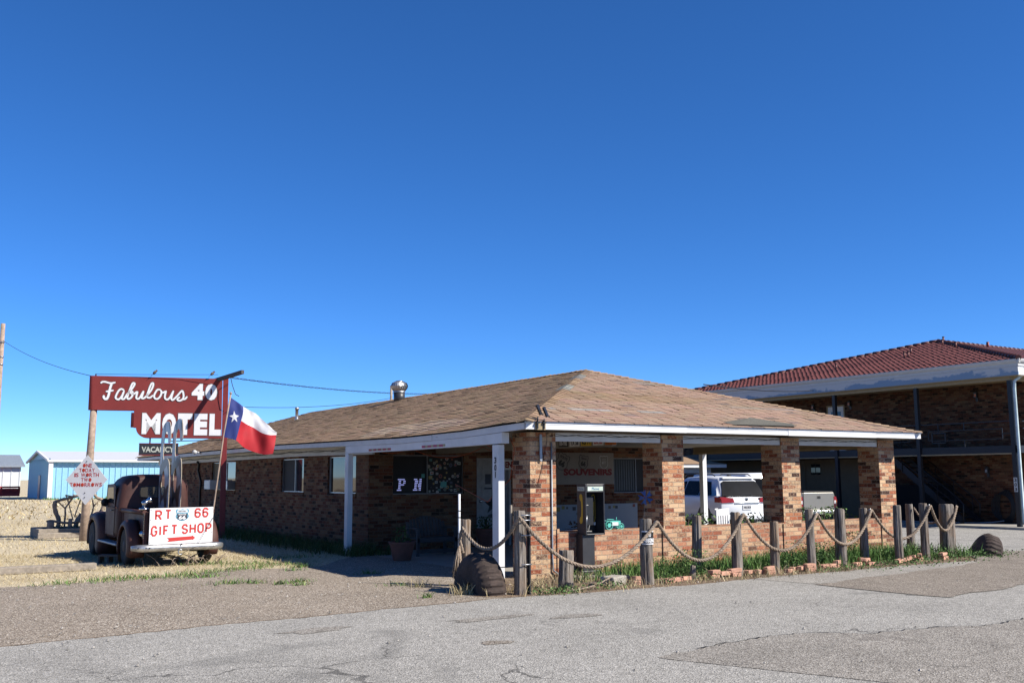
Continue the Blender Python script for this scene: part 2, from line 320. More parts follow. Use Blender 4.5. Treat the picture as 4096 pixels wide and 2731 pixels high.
    def stroke(s, pts, wd, F, d, closed=False):       # mitred flat ribbon with its own thickness
        P = [Vector((x, y)) for x, y in pts]; m = len(P); ws = wd if isinstance(wd, (list, tuple)) else [wd] * m
        L, R = [], []
        for i in range(m):
            a = P[i] - P[i - 1] if (i or closed) else P[1] - P[0]; b = P[(i + 1) % m] - P[i] if (i < m - 1 or closed) else P[i] - P[i - 1]
            a.normalize(); b.normalize(); na = Vector((-a.y, a.x)); nb = Vector((-b.y, b.x)); mm = na + nb
            mm = mm / max(mm.length_squared, .4) * 2 if mm.length > .1 else na
            L.append(P[i] + mm * ws[i] / 2); R.append(P[i] - mm * ws[i] / 2)
        O, U, V, N = F; b0 = len(s.v); base = d - .004
        for dd in (d, base):
            for q in L + R: s.v.append(tuple(O + U * q.x + V * q.y + N * dd))
        rng = range(m if closed else m - 1)
        for i in rng:
            j = (i + 1) % m
            s.face((b0 + m + i, b0 + m + j, b0 + j, b0 + i))
            s.face((b0 + i, b0 + j, b0 + 2 * m + j, b0 + 2 * m + i)); s.face((b0 + 3 * m + i, b0 + 3 * m + j, b0 + m + j, b0 + m + i))
        return s
    def loft(s, secs, cap=True, closed=True):
        n = len(secs[0]); b = len(s.v)
        for q in secs: s.v += [tuple(x) for x in q]
        for i in range(len(secs) - 1):
            for k in range(n if closed else n - 1): s.face((b + i * n + k, b + i * n + (k + 1) % n, b + (i + 1) * n + (k + 1) % n, b + (i + 1) * n + k))
        if cap:
            s.face([b + k for k in range(n)][::-1]); s.face([b + (len(secs) - 1) * n + k for k in range(n)])
        return s
    def build(s, name, mats, parent=None, local=False, bevel=0, subd=0, autosmooth=None):
        if isinstance(mats, str): mats = [mats]
        off = Vector((0, 0, 0)) if (parent is None or local) else Vector(parent.get('_o', (0, 0, 0)))
        me = bpy.data.meshes.new(name)
        me.from_pydata([tuple(Vector(v) - off) for v in s.v] if off.length else s.v, [], s.f)
        for m in mats: me.materials.append(MATS[m])
        me.polygons.foreach_set('material_index', s.mi); me.polygons.foreach_set('use_smooth', s.sm)
        if any(c is not None for c in s.c):
            ca = me.color_attributes.new('col', 'FLOAT_COLOR', 'CORNER'); data = []
            for f, c in zip(s.f, s.c):
                c = c or (.5, .5, .5); data += [c[0], c[1], c[2], 1.] * len(f)
            ca.data.foreach_set('color', data)
        me.update(); o = bpy.data.objects.new(name, me); COL.objects.link(o)
        if parent is not None:
            o.parent = parent; o['_o'] = tuple(Vector(parent.get('_o', (0, 0, 0))))
        if bevel:
            bm = o.modifiers.new('bevel', 'BEVEL'); bm.width = bevel; bm.segments = 2; bm.limit_method = 'ANGLE'
        if subd:
            sm = o.modifiers.new('subd', 'SUBSURF'); sm.levels = subd; sm.render_levels = subd
        return o
def tag(o, label=None, cat=None, group=None, kind=None):
    for k, v in (('label', label), ('category', cat), ('group', group), ('kind', kind)):
        if v: o[k] = v
    return o
def thing(name, label, cat, loc=(0, 0, 0), rotz=0, group=None):
    o = bpy.data.objects.new(name, None); COL.objects.link(o); o.location = loc; o.rotation_euler = (0, 0, rotz)
    o['_o'] = tuple(loc); o.empty_display_size = .2
    return tag(o, label, cat, group)
def jit(a): return rnd.uniform(-a, a)
def lerp(a, b, t): return a + (b - a) * t
def pl(x, tab):                        # piecewise linear
    if x <= tab[0][0]: return tab[0][1]
    for (a, va), (b, vb) in zip(tab, tab[1:]):
        if x <= b: return lerp(va, vb, (x - a) / (b - a))
    return tab[-1][1]
def zg(x): return pl(x, [(9.5, 0), (19.5, -.3)])      # the lot falls gently to the right
# ------------------------------------------------------------------ ground sheets
def wob(x, a=.05, f=1.7, ph=0): return a * (sin(x * f + ph) + .6 * sin(x * f * 2.7 + ph * 2) + .5 * sin(x * f * 6.1 + ph * 3))
def band(name, mat, xs, y0, y1, dz, ny=1, label=None):
    m = MB(); b = []
    for x in xs:
        a, c = y0(x), y1(x); b.append(len(m.v))
        for j in range(ny + 1): m.v.append((x, lerp(a, c, j / ny), zg(x) + dz))
    for i in range(len(xs) - 1):
        for j in range(ny): m.face((b[i] + j, b[i + 1] + j, b[i + 1] + j + 1, b[i] + j + 1))
    o = m.build(name, mat); o['kind'] = 'structure'; return o
def rng(a, b, s): return [a + (b - a) * i / max(1, int((b - a) / s)) for i in range(int((b - a) / s) + 1)]
XS = [-1500, -400, -120, -60] + rng(-40, 40, 1.0) + [60, 120, 400, 1500]
band('ground', 'dry_field', XS, lambda x: -400, lambda x: 2500, 0)
road_edge = lambda x: pl(x, [(-8, -2.42), (-6.3, -2.22), (-4.1, -2.1), (-1.9, -1.93), (-.7, -2.06), (1.3, -2.2), (2.85, -2.13), (3.2, -2.6), (9, -2.7)]) + wob(x, .022, 3.1)
band('gravel_lot', 'gravel', rng(-40, 0, .12), lambda x: -14 if x < -8.2 else road_edge(x) - .2, lambda x: pl(x, [(-9, 3.6), (-7.3, 3.72), (-5, 3.85), (-4.2, 4.3), (-3.5, 4.6), (-2.6, 4.2), (-2, 4.1), (-1.2, 5.2), (-.6, 5.9), (0, 6.3)]) + wob(x, .06, 2.3, 1), .004)
band('porch_floor', 'concrete', rng(.0, 9.6, .4), lambda x: .3, lambda x: 6.9, .006)
band('fence_bed', 'dirt', rng(-1.95, 10.2, .12), lambda x: pl(x, [(-1.95, -1.6), (-1.3, -2.1), (9, -2.5), (10.2, -1.6)]), lambda x: pl(x, [(-1.95, -1.2), (-1.5, .1), (0, .35), (9.6, .35), (10.2, -.9)]), .006)
band('asphalt_road', 'asphalt', rng(-60, 60, .12), lambda x: -60, lambda x: road_edge(x) if x < 9.3 else pl(x, [(9.3, -2.6), (9.95, -.5), (10.0, 40)]), .010, 6)
band('gravel_path', 'path_gravel', rng(2.85, 9.0, .12), lambda x: pl(x, [(2.85, -2.6), (3, -3.25), (4.4, -3.05), (6.2, -2.9), (8.2, -2.6), (9, -2.5)]) + wob(x, .03, 3), lambda x: -2.12 + wob(x, .03, 2.2) - max(0, (x - 8) * .2), .014)
band('asphalt_patch', 'brown_asphalt', rng(2.92, 40, .1), lambda x: pl(x, [(2.9, -3.5), (2.95, -4.9), (3.1, -5.38), (3.6, -5.22), (4.3, -5.28), (5.4, -5.05), (40, -3.5)]) + wob(x, .02, 5), lambda x: pl(x, [(2.92, -3.28), (4.4, -3.08), (6.2, -2.88), (8.2, -2.55), (9.5, -1.6), (12, -.6), (40, 1)]) + wob(x, .04, 3.3), .018)
crack_y = lambda x: pl(x, [(-3.4, -6.62), (-2.7, -6.44), (-2.3, -6.39), (-1.43, -6.25), (-.68, -6.37), (-.27, -6.77), (.63, -6.84), (1.06, -7.08), (2, -7.05), (6, -7.0), (20, -6.5)]) + wob(x, .025, 6.3, 2)
band('old_asphalt', 'old_asphalt', rng(-3.0, 30, .06), lambda x: -60 if x > -1.5 else pl(x, [(-3.0, -6.6), (-2.2, -8.5), (-1.5, -14)]), crack_y, .014, 4)
band('road_crack', 'dark_hole', rng(-2.4, 9, .03), lambda x: crack_y(x) - .004 - .011 * abs(sin(x * 7.1) * sin(x * 2.3)) , lambda x: crack_y(x) + .004 + .02 * max(0, sin(x * 11.7) * sin(x * 3.1)), .019)
edge_c = lambda x: road_edge(x) - .005
band('road_edge_crack', 'dirt', rng(-8.4, -1.4, .03), lambda x: edge_c(x) - .008 - .014 * abs(sin(x * 9.1) * sin(x * 1.7)), lambda x: edge_c(x) + .01 + .012 * abs(sin(x * 13.7)), .014)
def blot(name, cx, cy, rx, ry, mat, dz, ph, n=36):
    m = MB(); m.poly([(cx + rx * cos(a) * (1 + .22 * sin(3 * a + ph) + .12 * sin(7 * a + ph * 2) + .08 * sin(13 * a)), cy + ry * sin(a) * (1 + .22 * sin(2 * a + ph) + .12 * sin(5 * a)), zg(cx) + dz) for a in [2 * pi * i / n for i in range(n)]])
    m.build(name, mat)['kind'] = 'structure'
for i, (cx, cy, rx, ry) in enumerate([(-4.95, -3.2, .36, .16), (-2.95, -3.5, .52, .15), (-3.78, -4.98, .16, .12), (-2.0, -3.92, .34, .12)]):
    blot('road_stain', cx, cy, rx, ry, 'old_asphalt' if i != 2 else 'brown_asphalt', .0145, i * 1.3)

# ------------------------------------------------------------------ the brick motel
EZ = [(-.5, 2.384), (.3, 2.36), (1.5, 2.315), (3.9, 2.287), (6.6, 2.31), (11.2, 2.35), (19, 2.33), (26.2, 2.30)]
ez = lambda y: pl(y, EZ)
XL, XR, YF, YB, XRID, ZR = -.42, 9.68, -.5, 26.25, 4.62, 4.04
motel = thing('motel', 'low brick motel office with a brown shingle hip roof and a covered brick-pillared porch', 'motel')
def wall_panel(m, F, u0, u1, v0, v1, holes, depth=.1):
    us = sorted({u0, u1, *[h[0] for h in holes], *[h[1] for h in holes]}); vs = sorted({v0, v1, *[h[2] for h in holes], *[h[3] for h in holes]})
    O, U, V, N = F; P = lambda u, v, d=0: O + U * u + V * v + N * d
    for a, b in zip(us, us[1:]):
        for c, d in zip(vs, vs[1:]):
            mu, mv = (a + b) / 2, (c + d) / 2
            if not any(h[0] < mu < h[1] and h[2] < mv < h[3] for h in holes): m.poly([P(a, c), P(b, c), P(b, d), P(a, d)])
    for a, b, c, d in holes:
        for p, q in (((a, c), (b, c)), ((b, c), (b, d)), ((b, d), (a, d)), ((a, d), (a, c))):
            m.poly([P(*p), P(*q), P(*q, -depth), P(*p, -depth)])
m = MB()
LW = FY(.3)    # u = -Y
Lh = [(-12.5, -10.84, 1.27, 2.13), (-9.26, -7.6, 1.27, 2.13), (-18.9, -16.45, 1.27, 2.13)]
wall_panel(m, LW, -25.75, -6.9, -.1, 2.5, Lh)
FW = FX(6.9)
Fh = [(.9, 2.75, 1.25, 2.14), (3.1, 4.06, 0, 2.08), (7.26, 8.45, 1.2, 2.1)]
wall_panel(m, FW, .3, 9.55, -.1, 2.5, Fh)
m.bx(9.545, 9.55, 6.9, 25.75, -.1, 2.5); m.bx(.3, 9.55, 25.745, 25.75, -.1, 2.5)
m.build('wall', 'brick_wall_shaded', motel)
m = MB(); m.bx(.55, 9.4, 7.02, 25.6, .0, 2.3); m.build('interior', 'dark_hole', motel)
# windows
def window(F, u0, u1, v0, v1, split, left_mat, right_mat):
    m = MB(); t = .022
    for a, b, c, d in ((u0, u1, v0, v0 + t), (u0, u1, v1 - t, v1), (u0, u0 + t, v0 + t, v1 - t), (u1 - t, u1, v0 + t, v1 - t), (split - t / 2, split + t / 2, v0 + t, v1 - t)): m.rect(F, a, b, c, d, -.09, -.05)
    f = m.build('window', 'alu_shaded' if F is FW else 'alu', motel)
    for a, b, mt in ((u0 + t, split - t / 2, left_mat), (split + t / 2, u1 - t, right_mat)): MB().rect(F, a, b, v0 + t, v1 - t, -.078, -.072).build('pane', mt, f)
    m = MB(); m.rect(F, u0 - .05, u1 + .05, v0 - .1, v0 - .002, -.06, .03); m.build('sill', 'brick_wall_shaded', f)
    return f
w1 = window(LW, -12.5, -10.84, 1.27, 2.13, -11.58, 'dark_screen', 'window_glass')
w2 = window(LW, -9.26, -7.6, 1.27, 2.13, -8.33, 'glass', 'window_glass')
w3 = window(LW, -18.9, -16.45, 1.27, 2.13, -17.5, 'beige_wall', 'window_glass')
wp = window(FW, .9, 2.75, 1.25, 2.14, 1.8, 'dark_screen', 'dark_screen')
w4 = window(FW, 7.26, 8.45, 1.2, 2.1, 8.04, 'dark_screen', 'dark_screen')
m = MB()
for i in range(9): m.rect(FW, 7.32 + i * .08, 7.36 + i * .08, 1.25, 2.05, -.0705, -.068)
m.build('blind', 'trim_dark', w4)
# stickers on the right-hand pane
m = MB(); r2 = random.Random(3)
pal = [(.4, .4, .42), (.3, .28, .25), (.1, .12, .2), (.35, .1, .06), (.08, .2, .2), (.45, .3, .05), (.2, .2, .22), (.05, .05, .07), (.48, .47, .45), (.12, .16, .1)]
k = 0
for iy in range(8):
    for ix in range(9):
        if r2.random() < .1: continue
        u = 1.87 + ix * .098 + r2.uniform(-.04, .04); v = 1.32 + iy * .1 + r2.uniform(-.04, .04); r = r2.uniform(.018, .05); k += 1; m = MB()
        m.col = r2.choice(pal); d = -.0705 + .0004 * (k % 6)
        if r2.random() < .55:
            m.disc(FW, u, v, r, -.0715, d, 12); m.col = r2.choice(pal); m.disc(FW, u, v, r * .6, d, d + .0006, 10)
        else: m.rect(FW, u - r, u + r, v - r * .8, v + r * .8, -.0715, d); m.col = r2.choice(pal); m.rect(FW, u - r * .6, u + r * .6, v - r * .3, v + r * .3, d, d + .0006)
        m.build('sticker', 'sticker', wp)
for q4 in ((2.16, 2.32, 1.4, 1.53), (1.66, 1.74, 1.62, 1.71)): m = MB(); m.col = (.1, .36, .33); m.rect(FW, *q4, -.0715, -.067); m.build('sticker', 'sticker', wp)
# entrance door and jamb
m = MB(); m.rect(FW, 3.15, 4.0, .02, 2.04, -.09, -.045)
for a, b, c, d in ((.12, .38, 1.55, 1.88), (.47, .73, 1.55, 1.88), (.12, .38, .85, 1.4), (.47, .73, .85, 1.4), (.12, .38, .15, .7), (.47, .73, .15, .7)): m.rect(FW, 3.15 + a, 3.15 + b, c, d, -.045, -.038)
door = m.build('door', 'shaded_white', motel, bevel=.006)
m = MB(); m.smooth = True; m.lathe([(.01, 0), (.012, .03), (.03, .04), (.034, .06), (.02, .075), (0.001, .078)], (3.2, 6.945, 1.06), 12, (0, -1, 0)); m.build('handle', 'chrome', door)
m = MB()
for a, b, c, d in ((3.1, 3.15, 0, 2.08), (4.0, 4.06, 0, 2.08), (3.15, 4.0, 2.04, 2.08)): m.rect(FW, a, b, c, d, -.1, .015)
m.build('door_frame', 'shaded_white', motel)
m = MB(); m.rect(FW, 3.36, 3.52, 1.46, 1.7, -.037, -.033); m.rect(FW, 3.34, 3.55, 1.34, 1.38, -.037, -.033); m.build('notice', 'ink', door)
m = MB(); m.rect(FW, 3.72, 3.88, 1.47, 1.68, -.037, -.033); m.build('notice', 'flag_blue', door)
# pillars and low wall
for x in (0, 2.85, 5.94, 8.91):
    MB().bx(x, x + .515, 0, .53, -.05, 2.366).build('pillar', 'brick', motel)
m = MB()
for a, b in ((.515, 2.85), (3.365, 5.94), (6.455, 8.91)): m.bx(a, b, .004, .35, -.05, .722)
m.bx(2.81, 3.44, -.02, .0, -.05, .70); m.bx(5.9, 6.5, -.02, .0, -.05, .70); m.bx(.515, .56, -.02, .004, -.05, .78); m.bx(8.87, 9.43, -.02, .0, -.05, .70)
m.build('low_wall', 'brick_low', motel)
for a, b in ((.52, 2.845), (3.37, 5.935), (6.46, 8.905)):
    MB().bx(a, b, .025, .075, 2.222, 2.362).build('porch_beam', 'white_paint', motel)
    m = MB(); n = 26
    for q in range(2): m.tube([(lerp(a, b, i / n), .018, 2.345 - q * .012 - .03 * abs(sin(i / n * pi * 4 + q))) for i in range(n + 1)], .004, 4)
    m.build('wire', 'wire_black', motel)
# side beam between the white posts
m = MB(); B = [(.2, 2.18, 2.355), (1.5, 2.165, 2.31), (3.9, 2.148, 2.284), (6.55, 2.152, 2.305)]
for x0, x1 in ((-.42, -.28),):
    m.loft([[(x0, y, a), (x1, y, a), (x1, y, b), (x0, y, b)] for y, a, b in B])
bm_ = m.build('porch_beam', 'white_paint', motel)
LB = FY(-.42)
for y, k, c in [(5.35, 9, 0), (3.0, 8, 1)]:
    u = -y; m = MB()
    for i in range(k):
        L = (.14, .085)[i % 2]; z0 = pl(-u, [(a, b) for a, b, _ in B]) + .022
        m.col = ((.34, .035, .035) if c == 0 else (.4, .06, .12)) if i % 2 == 0 else (.36, .32, .18); m.rect(LB, u, u + L - .004, z0, z0 + .045, -.002, .003); u += L
    m.build('reflective_tape', 'sticker', bm_)
def wpost(x0, x1, y0, y1, z0, z1):
    o = MB().bx(x0, x1, y0, y1, z0, z1).build('porch_post', 'white_paint', motel, bevel=.008); return o
p301 = wpost(-.42, -.3, .31, .5, 0, 2.175); wpost(-.42, -.3, 6.4, 6.56, -.02, 2.15)
m = MB(); F = FY(-.42)
for ch, z in (('3', 1.855), ('0', 1.735), ('1', 1.62)): m.text(ch, F, -.432 if ch != '1' else -.412, -.366 if ch != '1' else -.386, z, z + .105, .004, .04)
m.build('house_number', 'ink_black', p301)
for z in (2.16, .18): MB().bx(-.424, -.296, .306, .504, z, z + .012).build('band', 'wire_black', p301)
# frieze board on the long wall
m = MB(); m.loft([[(.255, y, ez(y) - .165), (.3, y, ez(y) - .165), (.3, y, ez(y) + .04), (.255, y, ez(y) + .04)] for y in (6.6, 9, 11.2, 15, 19, 25.75)]); m.build('frieze', 'white_worn', motel)
m = MB(); ys = rng(7, 25, .25)
m.tube([(.24, y, ez(y) - .03 - .03 * abs(sin(y * 1.9))) for y in ys], .006, 4); m.tube([(.235, y, ez(y) - .045 - .035 * abs(sin(y * 2.3 + 1))) for y in ys], .005, 4); m.build('wire', 'wire_black', motel)
# soffit / porch ceiling
m = MB(); ys = [-.48, .3, 1.5, 3.9, 6.6, 9, 11.2, 15, 19, 26.2]
m.loft([[(-.4, y, ez(y) + .03), (.8, y, max(ez(y) + .03, 2.37)), (9.66, y, 2.38), (9.66, y, 2.40), (.8, y, 2.42), (-.4, y, ez(y) + .05)] for y in ys]); m.build('soffit', 'soffit', motel)
# fascia boards
m = MB()
yy = [YF, 0, .3, 1.5, 2.6]; m.loft([[(XL, y, ez(y)), (XL + .025, y, ez(y)), (XL + .025, y, ez(y) + .105), (XL, y, ez(y) + .105)] for y in yy])
yy = [2.6, 3.9, 5.0]; m.loft([[(XL - .012, y, ez(y) + .002), (XL + .02, y, ez(y) + .002), (XL + .02, y, ez(y) + .1), (XL - .012, y, ez(y) + .1)] for y in yy])
yy = [5.0, 6.6, 9, 11.2, 15, 19, 23, YB]; m.loft([[(XL, y, ez(y)), (XL + .025, y, ez(y)), (XL + .025, y, ez(y) + .1), (XL, y, ez(y) + .1)] for y in yy])
m.build('fascia', 'white_worn', motel)
m = MB(); segs = [(XL, 3.0, 0), (3.0, 5.6, .004), (5.6, 8.2, -.003), (8.2, XR, .002)]
for a, b, e in segs: m.bx(a, b, YF - .004 + e, YF + .022, 2.384 + e, 2.49)
m.build('fascia', 'white_paint', motel)
m = MB(); m.bx(XL - .01, XR + .012, YF - .018, YF + .01, 2.492, 2.507); m.bx(XL, XR, YF - .007, YF - .005, 2.46, 2.463); m.build('drip_edge', 'galv', motel)
m = MB(); m.loft([[(XR - .03, y, z), (XR, y, z), (XR, y, 2.5), (XR - .03, y, 2.5)] for y, z in ((YF + .025, 2.384), (6.2, 2.38), (YB, 2.33))]); m.bx(XL + .03, XR - .03, YB - .03, YB, 2.3, 2.42); m.build('fascia', 'white_worn', motel)
# inner right-hand beam and its post
m = MB(); m.bx(9.42, 9.56, .54, 6.2, 2.2, 2.375); m.bx(9.40, 9.42, .54, 6.2, 2.19, 2.25); m.build('porch_beam', 'cream', motel)
MB().bx(9.42, 9.56, 5.86, 6.0, 0, 2.195).build('porch_post', 'white_paint', motel, bevel=.006)
# beam that carries the licence plates
m = MB(); m.bx(2.0, 2.1, .36, 6.9, 2.17, 2.385); m.build('plate_beam', 'soffit', motel)
# bracket, conduit and solar lights on the corner pillar
m = MB(); F = FX(0)
m.prism([(.17, 1.9), (.205, 1.88), (.215, 1.89), (.215, 2.3), (.205, 2.33), (.175, 2.33), (.165, 2.3)], F, .03, .042); m.rect(F, .18, .2, 2.26, 2.29, 0, .03); m.rect(F, .18, .2, 2.0, 2.02, 0, .03); m.build('bracket', 'steel_grey', motel)
m = MB(); m.tube([(.415, -.02, 2.2), (.415, -.02, .3), (.42, -.03, .12), (.5, -.05, .06)], .014, 6); m.build('conduit', 'steel_grey', motel)
m = MB(); m.tube([(.33, -.015, 2.36), (.33, -.015, 2.22), (.3, -.012, 2.1), (.22, -.01, 1.75), (.14, -.01, 1.5)], .004, 4); m.tube([(.24, -.012, 2.1), (.25, -.012, 1.98), (.27, -.012, 1.9)], .004, 4); m.build('wire', 'wire_black', motel)
for x, dz, tw in ((-.215, 0, .35), (-.09, -.03, -.1)):
    m = MB(); m.bx(x - .012, x + .012, YF - .05, YF - .03, 2.39, 2.5); m.bx(x - .03, x + .03, YF - .07, YF - .025, 2.475, 2.5); m.tube([(x, YF - .04, 2.5), (x + .01, YF - .04, 2.58 + dz)], .012, 6)
    c = Vector((x + .04, YF - .03, 2.69 + dz)); A = Vector((.35, -.2, -1)).normalized(); Bv = Vector((.8, .45, .2)).normalized(); m.obox(c, A, Bv, A.cross(Bv), .085, .035, .014); m.tube([c + A * .06, c + A * .11 + Vector((.03, 0, .03))], .014, 6)
    m.build('solar_light', 'black_plastic', motel)
MB().bx(-.24, -.05, YF - .03, YF - .008, 2.375, 2.485).build('mount_board', 'cream', motel)
# air conditioner and floodlight on the far part of the long wall
m = MB(); m.rect(LW, -18.75, -18.1, 1.29, 1.58, -.05, .28); ac = m.build('air_conditioner', 'white_worn', motel, bevel=.01)
m = MB()
for i in range(8): m.rect(LW, -18.7, -18.15, 1.315 + i * .031, 1.33 + i * .031, .28, .285)
m.build('grille', 'alu', ac)
MB().rect(LW, -17.2, -16.6, 1.29, 1.56, -.05, .2).build('air_conditioner', 'alu', motel, bevel=.01)
m = MB(); m.tube([(XL - .02, 17.6, 2.4), (XL - .1, 17.7, 2.44), (XL - .16, 17.9, 2.43)], .025, 6); m.smooth = True; m.lathe([(.02, -.06), (.06, 0), (.07, .05), (.03, .07), (.001, .075)], (XL - .2, 17.6, 2.44), 12, (-.5, -.8, -.1)); m.build('floodlight', 'lamp_white', motel)
m = MB(); m.tube([(.2, 20.3, 2.2), (.25, 20.25, 2.1), (.27, 20.4, 1.9), (.27, 20.0, 1.5), (.27, 20.1, 1.2), (.27, 20.0, .0)], .035, 6); m.build('pipe', 'wire_black', motel)

# ------------------------------------------------------------------ shingle roof : every tab is a raised shingle with its own tint
def sagw(y, t):
    yh = YF + (XRID - XL) * t; e = ez(y) - 2.384
    return e * (1 - t) * max(0, min(1, (y - yh) / 1.2))
def left_pt(y, t): return Vector((lerp(XL - .03, XRID, t), y, lerp(2.505, ZR, t) + sagw(y, t)))
def front_pt(x, t): return Vector((x, lerp(YF - .03, YF + 5.04, t), lerp(2.505, ZR, t)))
yb = lambda t: YB - 4.9 * t
m = MB(); m.m = 1                          # dark felt below the tabs
def sheet(pt, lo, hi, n=24, nt=10):
    for i in range(nt):
        for j in range(n):
            t0, t1 = i / nt, (i + 1) / nt
            m.poly([pt(lerp(lo(t0), hi(t0), j / n), t0), pt(lerp(lo(t0), hi(t0), (j + 1) / n), t0), pt(lerp(lo(t1), hi(t1), (j + 1) / n), t1), pt(lerp(lo(t1), hi(t1), j / n), t1)])
sheet(lambda y, t: left_pt(y, t), lambda t: yb(t), lambda t: YF + 5.04 * t)
sheet(front_pt, lambda t: XL + 5.04 * t, lambda t: XR - 5.06 * t)
rp = lambda y, t: Vector((XR - 5.06 * t, y, lerp(2.505, ZR, t))); sheet(rp, lambda t: YF + 5.04 * t, lambda t: yb(t), 6, 3)
bp = lambda x, t: Vector((x, YB - 4.9 * t, lerp(2.42, ZR - .03, t))); sheet(bp, lambda t: XR - 5.06 * t, lambda t: XL + 5.04 * t, 6, 3)
m.m = 0; ROWS = 34; TW = .315
def tabs(pt, lo, hi, colf, up, curl):
    for i in range(ROWS):
        t0 = i / ROWS; t1 = min(1, (i + 1.12) / ROWS); a, b = lo(t0) , hi(t0); off = (i % 2) * TW / 2 + jit(.03) - TW
        x = a + off
        while x < b:
            g = .008; xa, xb = max(a, x + g), min(b, x + TW - g); x += TW
            if xb - xa < .04: continue
            xa1 = max(lo(t1), min(xa, hi(t1))); xb1 = max(lo(t1), min(xb, hi(t1)))
            c = colf((xa + xb) / 2, t0)
            if c is None: continue
            h = .011 + curl * rnd.random() ** 3; h2 = h + jit(.004); dt = jit(.006)
            P = [pt(xa, t0 + dt * .1), pt(xb, t0 + dt * .1), pt(xb1, t1), pt(xa1, t1)]
            q0, q1, q2, q3 = P[0] + up * h, P[1] + up * h2, P[2] + up * .004, P[3] + up * .004
            m.col = c; m.poly([q0, q1, q2, q3] if up.dot((q1 - q0).cross(q3 - q0)) > 0 else [q3, q2, q1, q0])
            m.col = tuple(v * .8 for v in c); m.poly([P[0], P[1], q1, q0])
def sh(base, v=.16):
    f = 1 + jit(v); return tuple(max(0, b * f * (1 + jit(.04))) for b in base)
def col_left(y, t):
    r = rnd.random()
    if 2.2 < y < 6.5 and .04 + .03 * sin(y * 3) < t < .24 - abs(y - 4.2) * .045: return sh((.46, .34, .25), .2)
    if r < .1: return sh((.26, .175, .115), .08)
    return sh((.36, .245, .16), .09)
def col_front(x, t):
    r = rnd.random(); band = sin(x * .9 + t * 14) + sin(t * 40 + x * .3) * .5
    if .16 < t < .2 and .6 < x < 3.6 and r < .45: return sh((.36, .33, .31))
    if abs(t - .75) < .02 and x > 5 or (.3 < t < .33 and 5.6 < x < 8): return sh((.33, .27, .23))
    if .01 < t < .05 and 4.4 < x < 5.9: return sh((.14, .13, .11))
    if .34 < t < .48 and 1.2 < x < 5.2 + (t - .4) * 10: return sh((.33, .228, .155), .1)
    if r < .035: return sh((.24, .18, .155))
    return sh((.385, .265, .2) if band > -.6 else (.35, .242, .178), .07)
nl = Vector((-1.53, 0, 5.04)).normalized(); nf = Vector((0, -1.53, 5.04)).normalized()
tabs(left_pt, lambda t: YF + 5.04 * t, yb, col_left, nl, .010)
tabs(front_pt, lambda t: XL + 5.04 * t, lambda t: XR - 5.06 * t, col_front, nf, .012)
roof = m.build('roof', ['shingle', 'ink_black'], motel)
def caps(p, q, n, w, name, cf):
    m = MB(); p, q = Vector(p), Vector(q); d = (q - p).normalized(); side = d.cross(Vector((0, 0, 1))).normalized()
    for i in range(n):
        a = lerp(0, (q - p).length, i / n); b = lerp(0, (q - p).length, (i + 1.3) / n); h = .02 + jit(.006); c = cf(i); m.col = c
        A, Bq = p + d * a, p + d * b; dn = Vector((0, 0, -w * .26)); U = Vector((0, 0, 1))
        top0, top1 = A + U * (h + .012), Bq + U * .012
        for s_ in (1, -1):
            e0, e1 = A + side * w * s_ + dn + U * (h + .006), Bq + side * w * s_ + dn + U * .012
            m.poly([top0, top1, e1, e0] if s_ < 0 else [e0, e1, top1, top0]); m.poly([top0, e0, e0 - U * h, top0 - U * h])
    return m.build(name, 'shingle', roof)
A0 = (XL - .03, YF - .03, 2.51); AP = (XRID, YF + 5.04, ZR)
caps(A0, AP, 40, .14, 'hip_cap', lambda i: sh((.36, .35, .31)) if i in (21, 22, 23, 24, 31, 32, 33, 34) else sh((.36, .245, .16)))
caps((XR, YF - .03, 2.51), AP, 44, .14, 'hip_cap', lambda i: sh((.38, .26, .175)))
caps(AP, (XRID, 21.35, ZR - .03), 95, .14, 'ridge_cap', lambda i: sh((.33, .23, .15)))
caps((XL, YB, 2.43), (XRID, 21.35, ZR - .03), 40, .14, 'hip_cap', lambda i: sh((.33, .23, .15)))
# lifted shingle on the front eave
m = MB(); P = [front_pt(4.3, .02), front_pt(5.9, .015), front_pt(6.0, .06), front_pt(4.9, .075)]; m.col = (.13, .125, .11)
m.poly([P[0] + nf * .03, P[1] + nf * .04, P[2] + nf * .035, P[3] + nf * .11]); m.poly([P[0] + nf * .02, front_pt(4.1, .05) + nf * .03, P[3] + nf * .1]); m.build('loose_shingle', 'shingle', roof)
# turbine vent and pipe
c = left_pt(13.4, .93)
m = MB(); m.smooth = True; m.lathe([(.17, -.1), (.17, .26)], c, 18); vent = m.build('turbine_vent', 'fascia_grey', roof)
vent.data.materials[0] = MATS['booth_grey']
m = MB(); N_ = 22
for k in range(N_):
    a = 2 * pi * k / N_; pr_ = [(.17, .27), (.24, .35), (.265, .43), (.23, .52), (.13, .57)]; tw = .28
    L = [c + Vector((r * cos(a), r * sin(a), z)) for r, z in pr_]; R = [c + Vector((r * .93 * cos(a + tw), r * .93 * sin(a + tw), z)) for r, z in pr_]
    m.smooth = True
    for i in range(4): m.poly([L[i], R[i], R[i + 1], L[i + 1]])
m.smooth = True; m.lathe([(.14, .56), (.1, .59), (.001, .61)], c, 16); m.lathe([(.18, .24), (.185, .27), (.16, .28)], c, 18, cap=False); m.build('turbine', 'galv', vent)
c = left_pt(19.1, .72); m = MB(); m.smooth = True; m.lathe([(.1, -.05), (.055, .06), (.055, .36), (.07, .36), (.07, .42), (.05, .43)], c, 12); m.build('vent_pipe', 'galv', roof)
